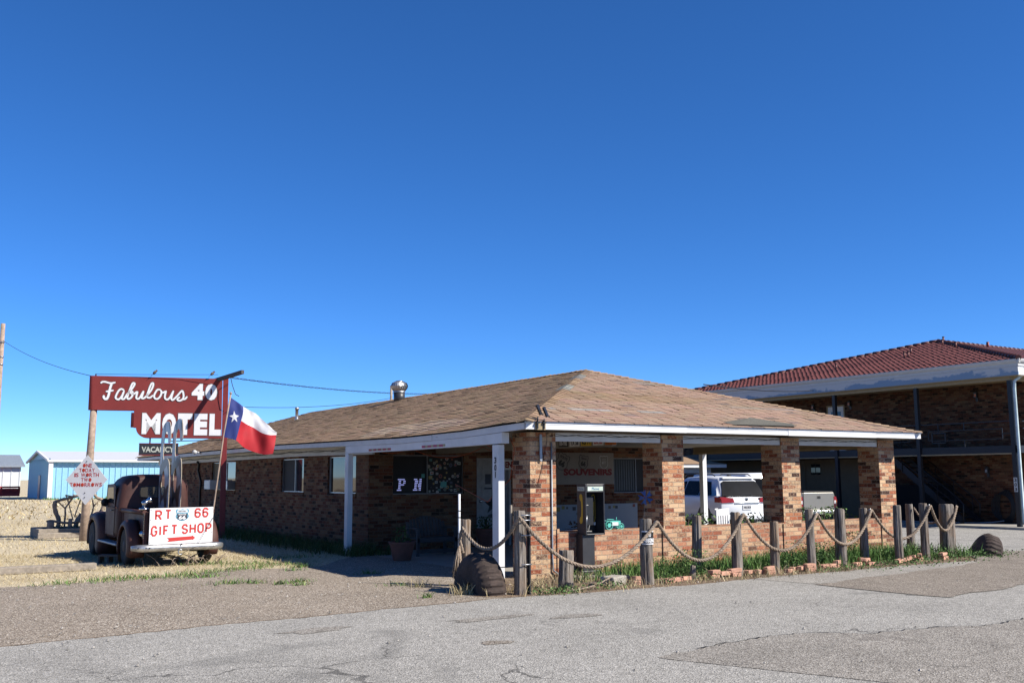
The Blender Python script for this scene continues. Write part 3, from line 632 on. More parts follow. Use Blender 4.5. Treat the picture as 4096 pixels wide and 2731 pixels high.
# ------------------------------------------------------------------ helpers for flat shapes with holes and lettering
def curve2d(outlines, key, _c={}):
    if key not in _c:
        cu = bpy.data.curves.new('t', 'CURVE'); cu.dimensions = '2D'; cu.fill_mode = 'BOTH'
        for pts in outlines:
            sp = cu.splines.new('POLY'); sp.points.add(len(pts) - 1); sp.use_cyclic_u = True
            for q, (x, y) in zip(sp.points, pts): q.co = (x, y, 0, 1)
        o = bpy.data.objects.new('t', cu); COL.objects.link(o); bpy.context.view_layer.update()
        me = bpy.data.meshes.new_from_object(o.evaluated_get(bpy.context.evaluated_depsgraph_get()))
        _c[key] = ([tuple(v.co)[:2] for v in me.vertices], [tuple(p.vertices) for p in me.polygons])
        bpy.data.objects.remove(o); bpy.data.curves.remove(cu); bpy.data.meshes.remove(me)
    return _c[key]
def holed(m, outlines, key, F, d0, d1, m_face=0, m_edge=0):
    vs, fs = curve2d(outlines, key); O, U, V, N = F
    m.m = m_face; m.add([O + U * x + V * y + N * d1 for x, y in vs], fs); m.add([O + U * x + V * y + N * d0 for x, y in vs], [f[::-1] for f in fs]); m.m = m_edge
    for pts in outlines:
        n = len(pts); m.add([O + U * x + V * y + N * d for d in (d0, d1) for x, y in pts], [(i, (i + 1) % n, n + (i + 1) % n, n + i) for i in range(n)])
    m.m = 0
def smooth_loop(pts, n=3, closed=True):      # Catmull-Rom
    P = [Vector(p) for p in pts]; m = len(P); out = []
    for i in range(m if closed else m - 1):
        a, b, c, d = (P[(i - 1) % m], P[i], P[(i + 1) % m], P[(i + 2) % m]) if closed else (P[max(i - 1, 0)], P[i], P[i + 1], P[min(i + 2, m - 1)])
        for k in range(n):
            t = k / n; out.append(.5 * ((2 * b) + (c - a) * t + (2 * a - 5 * b + 4 * c - d) * t * t + (3 * b - a - 3 * c + d) * t ** 3))
    if not closed: out.append(P[-1])
    return [tuple(p) for p in out]
SHIELD = smooth_loop([(-.42, .5), (-.2, .44), (0, .5), (.2, .44), (.42, .5), (.5, .3), (.42, .1), (.5, -.12), (.36, -.36), (0, -.52), (-.36, -.36), (-.5, -.12), (-.42, .1), (-.5, .3)], 2)
def shield(m, F, u, v, w_, h_, d0, d1, rot=0):
    c, s_ = cos(rot), sin(rot); m.prism([(u + x * w_ * c - y * h_ * s_, v + x * w_ * s_ + y * h_ * c) for x, y in SHIELD], F, d0, d1)
C_ = .24
SF = {'R': [[(0, 0), (0, 1), (.7, 1), (1, .84), (1, .62), (.7, .47), (0, .47)], [(.5, .47), (1, 0)]], 'T': [[(0, 1), (1, 1)], [(.5, .95), (.5, 0)]],
      '6': [[(1, .8), (1, .86), (.72, 1), (.28, 1), (0, .8), (0, .2), (.28, 0), (.72, 0), (1, .2), (1, .4), (.72, .57), (.28, .57), (.06, .45)]],
      'G': [[(1, .76), (.72, 1), (.28, 1), (0, .78), (0, .22), (.28, 0), (.72, 0), (1, .22), (1, .47), (.6, .47)]], 'I': [[(.5, 1), (.5, 0)]],
      'F': [[(0, 0), (0, 1), (1, 1)], [(.05, .52), (.8, .52)]], 'S': [[(1, .78), (.72, 1), (.28, 1), (0, .8), (0, .66), (.28, .53), (.72, .47), (1, .34), (1, .2), (.72, 0), (.28, 0), (0, .22)]],
      'H': [[(0, 0), (0, 1)], [(1, 0), (1, 1)], [(.05, .5), (.95, .5)]], 'O': [[(.28, 1), (.72, 1), (1, .78), (1, .22), (.72, 0), (.28, 0), (0, .22), (0, .78), (.28, 1)]],
      'P': [[(0, 0), (0, 1), (.7, 1), (1, .82), (1, .6), (.7, .44), (.05, .44)]]}
def sletter(m, ch, F, u0, u1, v0, v1, wd, d):
    for i, s_ in enumerate(SF[ch]):
        pts = [(u0 + wd / 2 + x * (u1 - u0 - wd), v0 + (wd / 2 if 0 < y < 1 or len(s_) > 3 else wd / 2) + y * (v1 - v0 - wd)) for x, y in s_]
        m.stroke(pts, wd, F, d + i * .0008)

# ------------------------------------------------------------------ the big red motel sign on its two poles
SO = Vector((-4.13, 15.2, 0)); SU = Vector((.956, -.29, 0)).normalized(); SN = Vector((-.29, -.956, 0)).normalized()
SFm = (SO, SU, Vector((0, 0, 1)), SN)
sp3 = lambda s, z, d=0: SO + SU * s + Vector((0, 0, z)) + SN * d
sign = thing('motel_sign', 'big dark red sign reading Fabulous 40 MOTEL between wooden pole and red post', 'sign', SO)
m = MB(); arc = [(1.19 + .3 * (1 - cos(a)), 3.02 - .28 * sin(a)) for a in [pi / 2 * i / 8 for i in range(9)]]
m.prism([(.05, 3.49), (1.12, 3.485), (1.12, 3.02)] + arc + [(3.44, 2.735), (3.42, 4.405), (.05, 4.42)], SFm, -.22, 0); m.lathe([(.11, 3.49), (.11, 4.42)], sp3(.05, 0, -.11), 20); m.lathe([(.1, 3.03), (.1, 3.43)], sp3(1.14, 0, -.105), 20)
m.build('sign_box', 'sign_red', sign, bevel=.006)
strokes = [[(0.238, 4.215), (0.277, 4.251), (0.341, 4.258), (0.423, 4.237), (0.505, 4.221), (0.618, 4.249)], [(0.529, 4.23), (0.493, 4.124), (0.473, 4.019), (0.455, 3.897), (0.419, 3.801), (0.371, 3.791), (0.336, 3.834), (0.333, 3.895)], [(0.378, 3.992), (0.466, 4.005), (0.579, 4.03)],
 [(0.847, 4.035), (0.772, 4.069), (0.709, 4.024), (0.657, 3.918), (0.636, 3.83), (0.679, 3.787), (0.735, 3.797), (0.797, 3.885), (0.847, 4.035)], [(0.848, 4.026), (0.812, 3.903), (0.791, 3.815), (0.825, 3.79), (0.865, 3.817), (0.926, 3.922), (1.034, 4.065), (1.103, 4.189), (1.101, 4.233), (1.06, 4.232), (1.022, 4.152), (0.979, 4.011), (0.943, 3.888), (0.938, 3.818), (0.98, 3.801), (1.043, 3.854), (1.072, 3.943), (1.053, 4.004), (1.02, 3.97), (1.064, 3.942), (1.121, 3.952), (1.184, 4.015)],
 [(1.197, 4.011), (1.172, 3.909), (1.167, 3.83), (1.209, 3.805), (1.257, 3.84), (1.318, 3.964), (1.352, 4.026)], [(1.352, 4.026), (1.32, 3.912), (1.307, 3.832), (1.357, 3.824), (1.436, 3.896), (1.545, 4.056), (1.59, 4.181), (1.584, 4.242), (1.547, 4.233), (1.509, 4.144), (1.472, 4.02), (1.444, 3.914), (1.454, 3.852), (1.521, 3.845), (1.601, 3.916)],
 [(1.794, 4.061), (1.711, 4.068), (1.656, 3.988), (1.626, 3.899), (1.646, 3.829), (1.713, 3.812), (1.785, 3.884), (1.814, 3.991), (1.786, 4.061)], [(1.806, 3.99), (1.864, 3.991), (1.929, 4.037)], [(1.937, 4.046), (1.908, 3.921), (1.912, 3.833), (1.971, 3.799), (2.036, 3.853), (2.098, 3.978), (2.129, 4.049)],
 [(2.129, 4.049), (2.092, 3.925), (2.079, 3.818), (2.122, 3.792), (2.219, 3.891), (2.348, 4.044), (2.393, 3.947), (2.389, 3.841), (2.324, 3.778), (2.257, 3.777), (2.238, 3.821), (2.303, 3.875)], [(2.373, 3.805), (2.44, 3.824), (2.496, 3.896)]]
BOLD = [('4', 2.61, 2.94, 3.80, 4.25), ('0', 2.97, 3.285, 3.795, 4.25), ('M', 1.34, 1.815, 2.845, 3.42), ('O', 1.865, 2.225, 2.835, 3.42), ('T', 2.275, 2.65, 2.83, 3.42), ('E', 2.705, 3.055, 2.82, 3.418), ('L', 3.11, 3.42, 2.815, 3.418)]
mo, mw = MB(), MB()
for i, st in enumerate(strokes):
    pts = smooth_loop([(x, y) for x, y in st], 4, False); n = len(pts)
    wd = [.058 if i in (1,) else .046] * n; wd[0] = wd[-1] = .022; wd[1] = wd[-2] = .034
    mo.stroke(pts, [a + .026 for a in wd], SFm, .006 + i * .0003); mw.stroke(pts, wd, SFm, .013 + i * .0004)
for ch, a, b, c, d in BOLD: bo = .04 if ch == 'M' else .07; mo.text(ch, SFm, a - .014, b + .014, c - .014, d + .014, .005, bo); mw.text(ch, SFm, a, b, c, d, .012, bo)
mo.build('letter_outline', 'outline_grey', sign); mw.build('lettering', 'letter_white', sign)
m = MB(); m.tube([sp3(-.012, -.1, -.1), sp3(.02, 1.2, -.1), sp3(.06, 2.6, -.1), sp3(.085, 3.5, -.1)], [.115, .105, .095, .088], 14); m.build('wooden_pole', 'pole_wood', sign)
m = MB(); m.prism([(3.46, 0), (3.62, 0), (3.585, 4.42), (3.44, 4.42)], SFm, -.18, -.02); m.build('red_post', 'post_red', sign, bevel=.006)
m = MB(); m.bar((-1.02, 14.55, 4.36), (-.67, 13.0, 4.5), .085, .1); m.build('timber_arm', 'branch', sign).data.materials[0] = MATS['bench_wood']
vb = thing('vacancy_sign', 'small black lightbox reading VACANCY hanging below the red motel sign', 'sign', sp3(1.3, 2.28))
m = MB(); m.m = 0; m.prism([(1.29, 2.29), (2.3, 2.285), (2.3, 2.575), (1.29, 2.58)], SFm, -.2, 0); m.m = 1; m.rect(SFm, 1.285, 2.305, 2.58, 2.598, -.205, .008); m.rect(SFm, 1.285, 2.305, 2.268, 2.29, -.205, .008); m.build('box', ['vac_black', 'post_red'], vb)
MB().text('VACANCY', SFm, 1.36, 2.2, 2.35, 2.505, .004, .03).build('lettering', 'vac_letter', vb)
m = MB(); m.tube([sp3(1.56, 2.59, -.1), sp3(1.56, 2.745, -.1)], .022, 8); m.tube([sp3(2.2, 2.59, -.1), sp3(2.2, 2.745, -.1)], .018, 8); m.build('hanger', 'steel_grey', vb)
m = MB(); m.tube([sp3(2.1, 2.66, -.05), sp3(3.45, 2.69, -.05)], .014, 6); m.build('brace', 'wire_black', sign)
m = MB(); m.tube([sp3(.1, 4.42, -.05), sp3(.1, 4.475, -.05)], .02, 6); m.build('peg', 'bench_wood', sign)
wr = MB(); wr.tube([sp3(.1, 4.472, -.02), sp3(1.2, 4.47, .05), sp3(2.4, 4.49, .1), sp3(3.3, 4.5, .2)], .006, 5); tag(wr.build('wire', 'wire_black'), 'thin black wire stretched just above the top of the red sign', 'wire')
for i, (s_, lab) in enumerate(((1.62, 'small brown bird perched in the middle of the wire over the red sign'), (3.14, 'small brown bird perched on the wire near the right post of the sign'))):
    b = MB(); c = sp3(s_, 4.535, .08); b.smooth = True; ax = (SU + Vector((0, 0, .9))).normalized()
    b.lathe([(.001, -.07), (.028, -.045), (.042, 0), (.036, .035), (.022, .055)], c, 10, ax); b.lathe([(.001, -.03), (.026, -.014), (.028, .006), (.014, .024), (.001, .028)], c + ax * .065 + Vector((0, 0, .008)), 10)
    hd = c + ax * .065 + Vector((0, 0, .008)); b.bar(hd + SU * .024, hd + SU * .042, .01, .008); b.bar(c - ax * .05, c - ax * .13 - Vector((0, 0, .02)), .024, .008); b.tube([c - Vector((0, 0, .03)), c - Vector((0, 0, .06))], .004, 4)
    tag(b.build('bird', 'bird_brown'), lab, 'bird', 'birds on the sign wire')

# yellowed diamond sign on the pole
dO = sp3(.02, 1.62, .1); dU = Vector((.77, -.638, 0)).normalized(); DF = frame(dO, dU, (0, 0, 1)); 
ds = thing('diamond_sign', 'white diamond sign reading ONE TODAY IS WORTH TWO TOMORROWS on the leaning wooden pole', 'sign', dO)
m = MB(); dd = [(0, .655), (.57, .02), (.61, 0), (.57, -.02), (.02, -.65), (0, -.66), (-.02, -.65), (-.57, -.02), (-.61, 0), (-.57, .02)]; m.prism(dd, DF, 0, .006); m.build('plate', 'letter_white', ds)
X_ = lambda x: (x - 1207) / 310 * .6
Z_ = lambda y: (490 - y) * 1.31 / 705
m, m2 = MB(), MB(); rows = [('ONE', 1140, 1280, 260, 315), ('TODAY', 1090, 1325, 328, 383), ('IS WORTH', 1025, 1388, 395, 450), ('TWO', 1125, 1283, 465, 520), ('TOMORROWS', 965, 1440, 535, 590)]
WID = {'O': 1.05, 'N': 1, 'E': .85, 'T': .9, 'D': 1, 'A': 1.05, 'Y': 1, 'I': .4, 'S': .9, ' ': .6, 'W': 1.4, 'R': 1, 'H': 1, 'M': 1.25}
for t, x0, x1, y0, y1 in rows:
    tot = sum(WID[c] for c in t); x = x0
    for c in t:
        wch = WID[c] / tot * (x1 - x0)
        if c != ' ':
            a, b = X_(x + wch * .06), X_(x + wch * .94); lo_, hi_ = Z_(y1), Z_(y0)
            if c == 'O': m.disc(DF, (a + b) / 2, (lo_ + hi_) / 2, (b - a) / 2, .005, .0085, 16, (hi_ - lo_) / 2); m2.disc(DF, (a + b) / 2, (lo_ + hi_) / 2, (b - a) / 2 * .82, .008, .0105, 16, (hi_ - lo_) / 2 * .84)
            else: m.text(c, DF, a, b, lo_, hi_, .0085, .015)
        x += wch
m.build('lettering', 'dark_red', ds).data.materials[0] = MATS['letter_red']; m2.build('letter_fill', 'orange_red', ds)
m = MB()
for u, v in ((-.02, .48), (-.03, -.35), (-.03, -.47), (0, .1)): m.disc(DF, u, v, .016, .006, .016, 8)
m.build('bolt', 'bench_wood', ds)

# ------------------------------------------------------------------ old pickup
TX, TY = -4.06, 0
truck = thing('old_pickup_truck', 'rusty brown vintage pickup truck parked tail first with a gift shop sign at its tailgate', 'truck', (TX, 6.65, 0))
T = lambda x, y, z: (TX + x, y, z)
def cabsec(y, hw, zb, zt, r=.3, shift=0, tum=.05):
    P = [(-hw + .02, zb), (-hw, zb + .1), (-hw, zb + .5), (-hw + tum * .5, zt - r - .12), (-hw + tum, zt - r)]
    P += [(-hw + tum + r * (1 - cos(a)), zt - r + r * sin(a)) for a in (pi / 8, pi / 4, 3 * pi / 8)] + [(-hw + tum + r, zt), (-.2, zt + .015)]
    P = P + [(-x, z) for x, z in P[::-1]]
    return [T(x, y + shift * max(0, (z - 1.1)), z) for x, z in P]
m = MB(); m.smooth = True
m.loft([cabsec(7.9, .6, .52, 1.62, .26), cabsec(7.92, .68, .48, 1.67, .29), cabsec(7.98, .715, .46, 1.70, .3), cabsec(8.2, .725, .45, 1.715, .3), cabsec(8.75, .72, .45, 1.71, .3), cabsec(9.1, .7, .45, 1.68, .3, -.25), cabsec(9.3, .66, .45, 1.6, .3, -.45), cabsec(9.36, .6, .5, 1.5, .28, -.5)])
cab = m.build('cab', 'rust_brown', truck, bevel=0)
RF = FX(7.898, (TX, 0)); rwin = smooth_loop([(-.3, 1.3), (-.26, 1.26), (0, 1.25), (.26, 1.26), (.3, 1.3), (.3, 1.43), (.26, 1.47), (0, 1.48), (-.26, 1.47), (-.3, 1.43)], 3)
MB().prism(rwin, RF, -.01, .004).build('rear_window', 'window_glass', cab)
m = MB(); m.tube([RF[0] + RF[1] * x + RF[2] * z + RF[3] * .004 for x, z in rwin], .012, 6, closed=True); m.build('window_trim', 'trim_dark', cab)
m = MB(); m.tube([(TX - .73, 8.0, 1.06), (TX - .742, 8.3, 1.06), (TX - .74, 9.0, 1.06)], .012, 6); m.tube([T(-.66, 7.9, 1.05), T(0, 7.885, 1.05), T(.66, 7.9, 1.05)], .011, 6); m.build('belt_line', 'rust_brown', cab)
for s_ in (-1, 1):
    m = MB(); m.prism([(8.15, .5), (9.0, .5), (9.02, 1.1), (8.95, 1.52), (8.3, 1.54), (8.15, 1.48)], frame((TX + s_ * .726, 0, 0), (0, 1, 0), (0, 0, 1), (s_, 0, 0)), -.01, .006); d_ = m.build('cab_door', 'rust_brown', truck)
    m = MB(); m.prism([(8.25, 1.14), (8.92, 1.14), (8.86, 1.46), (8.32, 1.47)], frame((TX + s_ * .726, 0, 0), (0, 1, 0), (0, 0, 1), (s_, 0, 0)), .004, .009); m.build('side_window', 'glass', d_)
    m = MB(); m.tube([T(s_ * .73, 8.25, 1.0), T(s_ * .76, 8.26, 1.0), T(s_ * .76, 8.36, 1.0)], .012, 6); m.build('handle', 'trim_dark', d_)
m = MB(); m.smooth = True
def hood(y, hw, zb, zt): return [T(-hw, y, zb), T(-hw, y, zt - .25), T(-hw * .8, y, zt - .08), T(-hw * .4, y, zt), T(0, y, zt + .02), T(hw * .4, y, zt), T(hw * .8, y, zt - .08), T(hw, y, zt - .25), T(hw, y, zb)]
m.loft([hood(9.2, .6, .5, 1.17), hood(9.8, .5, .5, 1.14), hood(10.4, .36, .5, 1.08), hood(10.62, .25, .55, .98)]); m.build('hood', 'rust_brown', truck)
def fender(name, s_, yc, zc, R, xin, xout, a0, a1, ropen, n=18):
    m = MB(); m.smooth = True; secs = []
    for i in range(n + 1):
        a = lerp(radians(a0), radians(a1), i / n); r = R(a); c_, q = -cos(a), sin(a); P = []
        for x, rr in ((xin, r - .01), (lerp(xin, xout, .5), r + .012), (lerp(xin, xout, .8), r), (xout - .025, r - .035), (xout, r - .1), (xout, max(r - .2, ropen)), (xout - .012, ropen), (xout - .04, ropen + .005), (xout - .06, r - .12), (lerp(xin, xout, .6), r - .03)):
            P.append(T(s_ * x, yc + c_ * rr, zc + q * rr))
        secs.append(P)
    m.loft(secs); m.build(name, 'rust_brown', truck)
for s_ in (-1, 1):
    fender('rear_fender', s_, 6.72, .36, lambda a: .50 + .05 * max(0, -cos(a)) ** 2 + .06 * max(0, cos(a)), .56, .86, -20, 200, .385)
    fender('front_fender', s_, 9.95, .37, lambda a: .55 + .32 * max(0, cos(a)) ** 2 + .06 * max(0, -cos(a)), .4, .83, -24, 196, .4)
    for y in (6.72, 9.98):
        wl = MB(); wl.smooth = True; cx = Vector(T(s_ * .73, y, .36)); wl.lathe([(.24, -.085), (.31, -.088), (.345, -.07), (.36, -.04), (.36, .04), (.345, .07), (.31, .088), (.24, .085)], cx, 26, (s_, 0, 0)); wo_ = wl.build('wheel', 'rubber', truck)
        h = MB(); h.smooth = True; h.lathe([(.235, .05), (.225, .075), (.19, .06), (.12, .055), (.1, .09), (.03, .1), (.001, .1)], cx, 20, (s_, 0, 0)); h.build('rim', 'bench_wood', wo_)
    m = MB(); m.bx(TX + s_ * .74 - .11, TX + s_ * .74 + .11, 7.35, 9.15, .33, .375); m.build('running_board', 'steel_grey', truck, bevel=.015)
# bed
m = MB(); m.bx(TX - .6, TX + .6, 5.98, 7.86, .5, .54)
for s_ in (-1, 1):
    x0 = TX + s_ * .6; m.bx(x0 - .02, x0 + .02, 5.97, 7.86, .5, 1.0); m.bx(x0 - .035, x0 + .035, 5.96, 6.03, .42, 1.02); m.bx(x0 - .03, x0 + .03, 7.8, 7.87, .5, 1.02)
    m.tube([(x0 + s_ * .03, 5.95, 1.01), (x0 + s_ * .03, 7.87, 1.01)], .045, 8)
m.bx(TX - .58, TX + .58, 7.83, 7.86, .54, 1.02); m.bx(TX - .56, TX + .56, 5.955, 5.975, .5, .95)
m.build('cargo_bed', 'rust_brown', truck)
m = MB()
for k in range(14): z = .52 + k * .034; m.tube([T(-.66 + .012 * (k % 2), 5.935, z), T(-.655 + .012 * ((k + 1) % 2), 5.93, z + .036)], .01, 5)
m.build('chain', 'trim_dark', truck)
m = MB(); m.bx(TX - .5, TX - .42, 5.9, 10.5, .38, .46); m.bx(TX + .42, TX + .5, 5.9, 10.5, .38, .46); m.bx(TX - .6, TX + .6, 6.68, 6.76, .32, .4); m.build('chassis', 'trim_dark', truck)
m = MB(); m.smooth = True; secs = []
for i in range(21):
    x = lerp(-.85, .85, i / 20); e = max(0, abs(x) - .62) / .23; y = 5.82 + .13 * e * e; hz = .068 * (1 - .35 * e ** 3)
    secs.append([T(x, y - .03, .36 - hz * .7), T(x, y - .045, .36), T(x, y - .03, .36 + hz * .7), T(x, y, .36 + hz), T(x, y + .05, .36 + hz * .9), T(x, y + .05, .36 - hz * .9), T(x, y, .36 - hz)])
m.loft(secs); bmp = m.build('rear_bumper', 'bumper_metal', truck)
m = MB()
for x in (-.76, -.62, -.56, .02, .62): m.disc(FX(5.775 if abs(x) < .6 else 5.79, (TX, 0)), x, .365 if x != .02 else .41, .014, -.02, .012, 10)
m.build('bolt', 'trim_dark', bmp)
m = MB(); m.tube([T(.0 + .04 * cos(a), 5.77, .27 + .045 * sin(a)) for a in [radians(g) for g in range(40, 330, 20)]], .012, 6); m.build('shackle', 'galv', bmp)
m = MB(); m.smooth = True; m.lathe([(.03, -.05), (.052, -.02), (.058, .01), (.05, .025), (.03, .035), (.001, .04)], (-4.71, 6.0, .62), 16, (-.25, -1, .05)); m.tube([(-4.70, 6.02, .58), (-4.66, 6.1, .5)], .014, 6); m.build('tail_lamp', 'chrome', truck)
m = MB(); m.smooth = True; m.lathe([(.001, -.012), (.075, -.01), (.085, 0), (.08, .012), (.001, .016)], (-4.85, 8.85, 1.15), 18, (-.2, 1, .05)); m.tube([(-4.85, 8.86, 1.15), (-4.79, 8.8, 1.08), (-4.72, 8.76, 1.02)], .012, 6); m.build('mirror', 'black_plastic', truck)
m = MB(); m.smooth = True; m.lathe([(.09, 0), (.09, .03), (.035, .04), (.03, .12)], (-4.69, 6.05, 1.06), 14); m.lathe([(.035, -.06), (.05, -.04), (.055, 0), (.05, .04), (.03, .05)], (-4.67, 6.05, 1.19), 14, (.9, -.2, .35)); m.lathe([(.02, -.05), (.06, .03), (.065, .06), (.001, .065)], (-4.62, 6.03, 1.23), 14, (1, -.35, .3)); m.build('spotlight', 'chrome', truck)
m = MB(); m.tube([T(-.62, 5.93, .42), T(-.2, 5.8, .27), T(.03, 5.76, .25), T(.3, 5.78, .36), T(.62, 5.84, .9)], .004, 4); m.build('wire', 'wire_black', truck)

# gift shop board leaning on the tailgate
GF = FX(5.86, (-4.62, .42)); GU, GV = 1.18, .67
gift = thing('gift_shop_sign', 'white board lettered RT 66 GIFT SHOP with red arrow behind the old truck', 'sign', (-4.62, 5.86, .42))
MB().prism([(0, 0), (GU, 0.01), (GU, GV + .005), (0, GV)], GF, -.018, 0).build('board', 'letter_white', gift)
m = MB(); q = lambda x: (x - 900) / 897 * GU
r_ = lambda y: (1168 - y) / 525 * GV
for ch, x0, x1, y0, y1 in (('R', 972, 1068, 680, 828), ('T', 1108, 1198, 674, 820), ('6', 1525, 1617, 662, 806), ('6', 1638, 1727, 658, 802), ('G', 922, 1012, 906, 1058), ('I', 1030, 1072, 905, 1052), ('F', 1092, 1172, 902, 1050), ('T', 1202, 1292, 896, 1043), ('S', 1350, 1442, 892, 1038), ('H', 1462, 1554, 887, 1034), ('O', 1574, 1668, 885, 1032), ('P', 1688, 1778, 883, 1028)):
    sletter(m, ch, GF, q(x0), q(x1), r_(y1) + .012, r_(y0) + .012, .031, .005)
m.prism([(q(x), r_(y) + .01) for x, y in ((1150, 1085), (1500, 1070), (1500, 1058), (1548, 1095), (1510, 1132), (1510, 1120), (1152, 1142), (1178, 1113))], GF, 0, .005); m.build('lettering', 'letter_red', gift)
m = MB(); su, sv = q(1352), r_(748); shield(m, GF, su, sv, .25, .22, 0, .003); m.build('shield', 'shield_blue', gift)
m = MB(); shield(m, GF, su, sv - .035, .2, .12, .002, .0045); m.build('shield_field', 'ink', gift)
m = MB(); m.prism([(su - .1, sv + .045), (su + .1, sv + .045), (su + .09, sv + .09), (su - .09, sv + .09)], GF, .002, .004); m.text('ROUTE', GF, su - .07, su + .07, sv - .005, sv + .025, .006, .03); m.text('66', GF, su - .065, su + .065, sv - .085, sv - .015, .006, .04); m.build('shield_lettering', 'letter_white', gift)
MB().text('HISTORIC', GF, su - .075, su + .075, sv + .055, sv + .08, .006, .03).build('shield_word', 'ink', gift)
m = MB()
for u in (.02, GU - .02):
    for v in (.03, .2, .45, .64): m.disc(GF, u, v, .008, 0, .004, 8)
m.build('screw', 'bench_wood', gift)

# the two upright plywood sixes in the truck bed
SIX = smooth_loop([(6.30, 2.74), (6.23, 2.66), (6.19, 2.5), (6.19, 2.37), (6.24, 2.33), (6.38, 2.33), (6.41, 2.48), (6.52, 2.57), (6.66, 2.5), (6.735, 2.3), (6.745, 2.1), (6.68, 2.0), (6.5, 2.02), (6.33, 1.99), (6.22, 1.88), (6.18, 1.6), (6.18, 1.1), (6.28, .75), (6.55, .56), (6.8, .7), (6.95, 1.0), (6.985, 1.4), (6.98, 1.9), (6.95, 2.4), (6.87, 2.62), (6.7, 2.73), (6.5, 2.77)], 2)
HOLE = smooth_loop([(6.62, 1.77), (6.555, 1.66), (6.54, 1.5), (6.57, 1.34), (6.66, 1.27), (6.76, 1.33), (6.815, 1.48), (6.79, 1.65), (6.71, 1.75)], 2)
s6 = NT('six_paint'); cc = s6.coord('Object'); nz = s6.noise(cc, 1.9, 1, .3, .5, (0, 1.6, 1)); kk = s6.ramp(nz, [(.47, (.11, .06, .055)), (.49, (.46, .45, .49))]); s6.set(kk, .38, 0, .5)
for x, dy, dz, lab in ((-4.0, .84, .03, 'grey and brown plywood numeral six, left and farther of two in the truck bed'), (-3.8, .70, .08, 'grey and brown plywood numeral six, right and nearer of two in the truck bed')):
    six = thing('plywood_numeral', lab, 'numeral', (x, 6.55 + dy, .56), 0, 'plywood sixes standing in the truck bed')
    F = frame((x, 6.55 + dy, 0), (0, -1, 0), (0, 0, 1)); m = MB()
    ol = [[(6.55 - a, b + dz) for a, b in SIX], [(6.55 - a, b + dz) for a, b in HOLE]]
    holed(m, ol, 'six%d' % round(dz * 100), F, -.006, .006, 0, 1); m.build('panel', ['six_paint', 'ply_edge'], six)
    m = MB(); m.bar((x, 6.4 + dy, .54), (x + .25, 6.4 + dy, .54), .05); m.build('foot', 'timber', six)
# cinder block
m = MB(); cb = Vector((-4.98, 7.4, -.03)); U_, V_ = Vector((.8, -.6, 0)), Vector((.6, .8, 0))
for a, b in ((-.2, -.165), (-.018, .018), (.165, .2)): m.obox(cb + U_ * ((a + b) / 2) + Vector((0, 0, .1)), U_, V_, (0, 0, 1), (b - a) / 2, .1, .1)
for z in (.017, .183):
    for a, b in ((-.165, -.018), (.018, .165)): m.obox(cb + U_ * ((a + b) / 2) + Vector((0, 0, z)), U_, V_, (0, 0, 1), (b - a) / 2, .1, .017)
tag(m.build('cinder_block', 'booth_grey'), 'grey two-hole cinder block lying in the shade beside the old truck', 'block')  # near-black colour puts the truck's shadow into the block

# ------------------------------------------------------------------ flag on its leaning pole
flag = thing('texas_flag', 'blue white and red lone star flag flying from a thin pole at the truck', 'flag', (-3.42, 6.1, .5))
m = MB(); m.tube([(-3.43, 6.1, .5), (-3.38, 6.1, .94), (-3.22, 6.1, 2.45), (-3.1, 6.1, 3.3)], .016, 8); m.smooth = True; m.lathe([(.012, 0), (.028, .02), (.02, .05), (.001, .06)], (-3.1, 6.1, 3.29), 10); m.build('flagpole', 'alu', flag).data.materials[0] = MATS['pole_wood']
UT = [0, .18, .33, .5, .65, .8, .9, 1]
top = [(-3.12, 3.25, 0), (-2.98, 3.16, -.02), (-2.86, 3.06, -.05), (-2.68, 2.985, .06), (-2.53, 2.93, .1), (-2.40, 2.78, -.02), (-2.27, 2.64, -.06), (-2.15, 2.53, .02)]
mid = [(-3.17, 2.86, 0), (-3.03, 2.85, -.05), (-2.90, 2.775, -.08), (-2.74, 2.71, .03), (-2.6, 2.66, .1), (-2.45, 2.545, .02), (-2.31, 2.50, -.08), (-2.14, 2.505, -.04)]
bot = [(-3.23, 2.45, 0), (-3.11, 2.42, -.06), (-3.0, 2.385, -.1), (-2.84, 2.265, -.02), (-2.68, 2.2, .08), (-2.49, 2.14, .06), (-2.36, 2.11, -.04), (-2.225, 2.125, -.07)]
def rail(tab, u):
    for i in range(7):
        if u <= UT[i + 1] + 1e-9:
            t = (u - UT[i]) / (UT[i + 1] - UT[i]); P = [Vector(tab[max(0, min(7, i + k))]) for k in (-1, 0, 1, 2)]
            a, b, c, d = P; return .5 * ((2 * b) + (c - a) * t + (2 * a - 5 * b + 4 * c - d) * t * t + (3 * b - a - 3 * c + d) * t ** 3)
def fp(u, v, off=0):
    a, b, c = rail(top, u), rail(mid, u), rail(bot, u)
    p = a * (1 - v) * (1 - 2 * v) + b * 4 * v * (1 - v) + c * v * (2 * v - 1)
    y = 6.1 + p.z + .022 * sin(11 * u + 5 * v) * min(1, u * 4) + .012 * sin(19 * u - 9 * v) * min(1, u * 3); return Vector((p.x, y + off, p.y))
def cloth(name, mat, u0, u1, v0, v1, nu, nv):
    m = MB(); m.smooth = True; N = (nu + 1) * (nv + 1)
    for off in (0, .006):
        for i in range(nu + 1):
            for j in range(nv + 1): m.v.append(tuple(fp(lerp(u0, u1, i / nu), lerp(v0, v1, j / nv), off)))
    for i in range(nu):
        for j in range(nv):
            a = i * (nv + 1) + j; m.face((a, a + 1, a + nv + 2, a + nv + 1)); m.face((N + a, N + a + nv + 1, N + a + nv + 2, N + a + 1))
    return m.build(name, mat, flag)
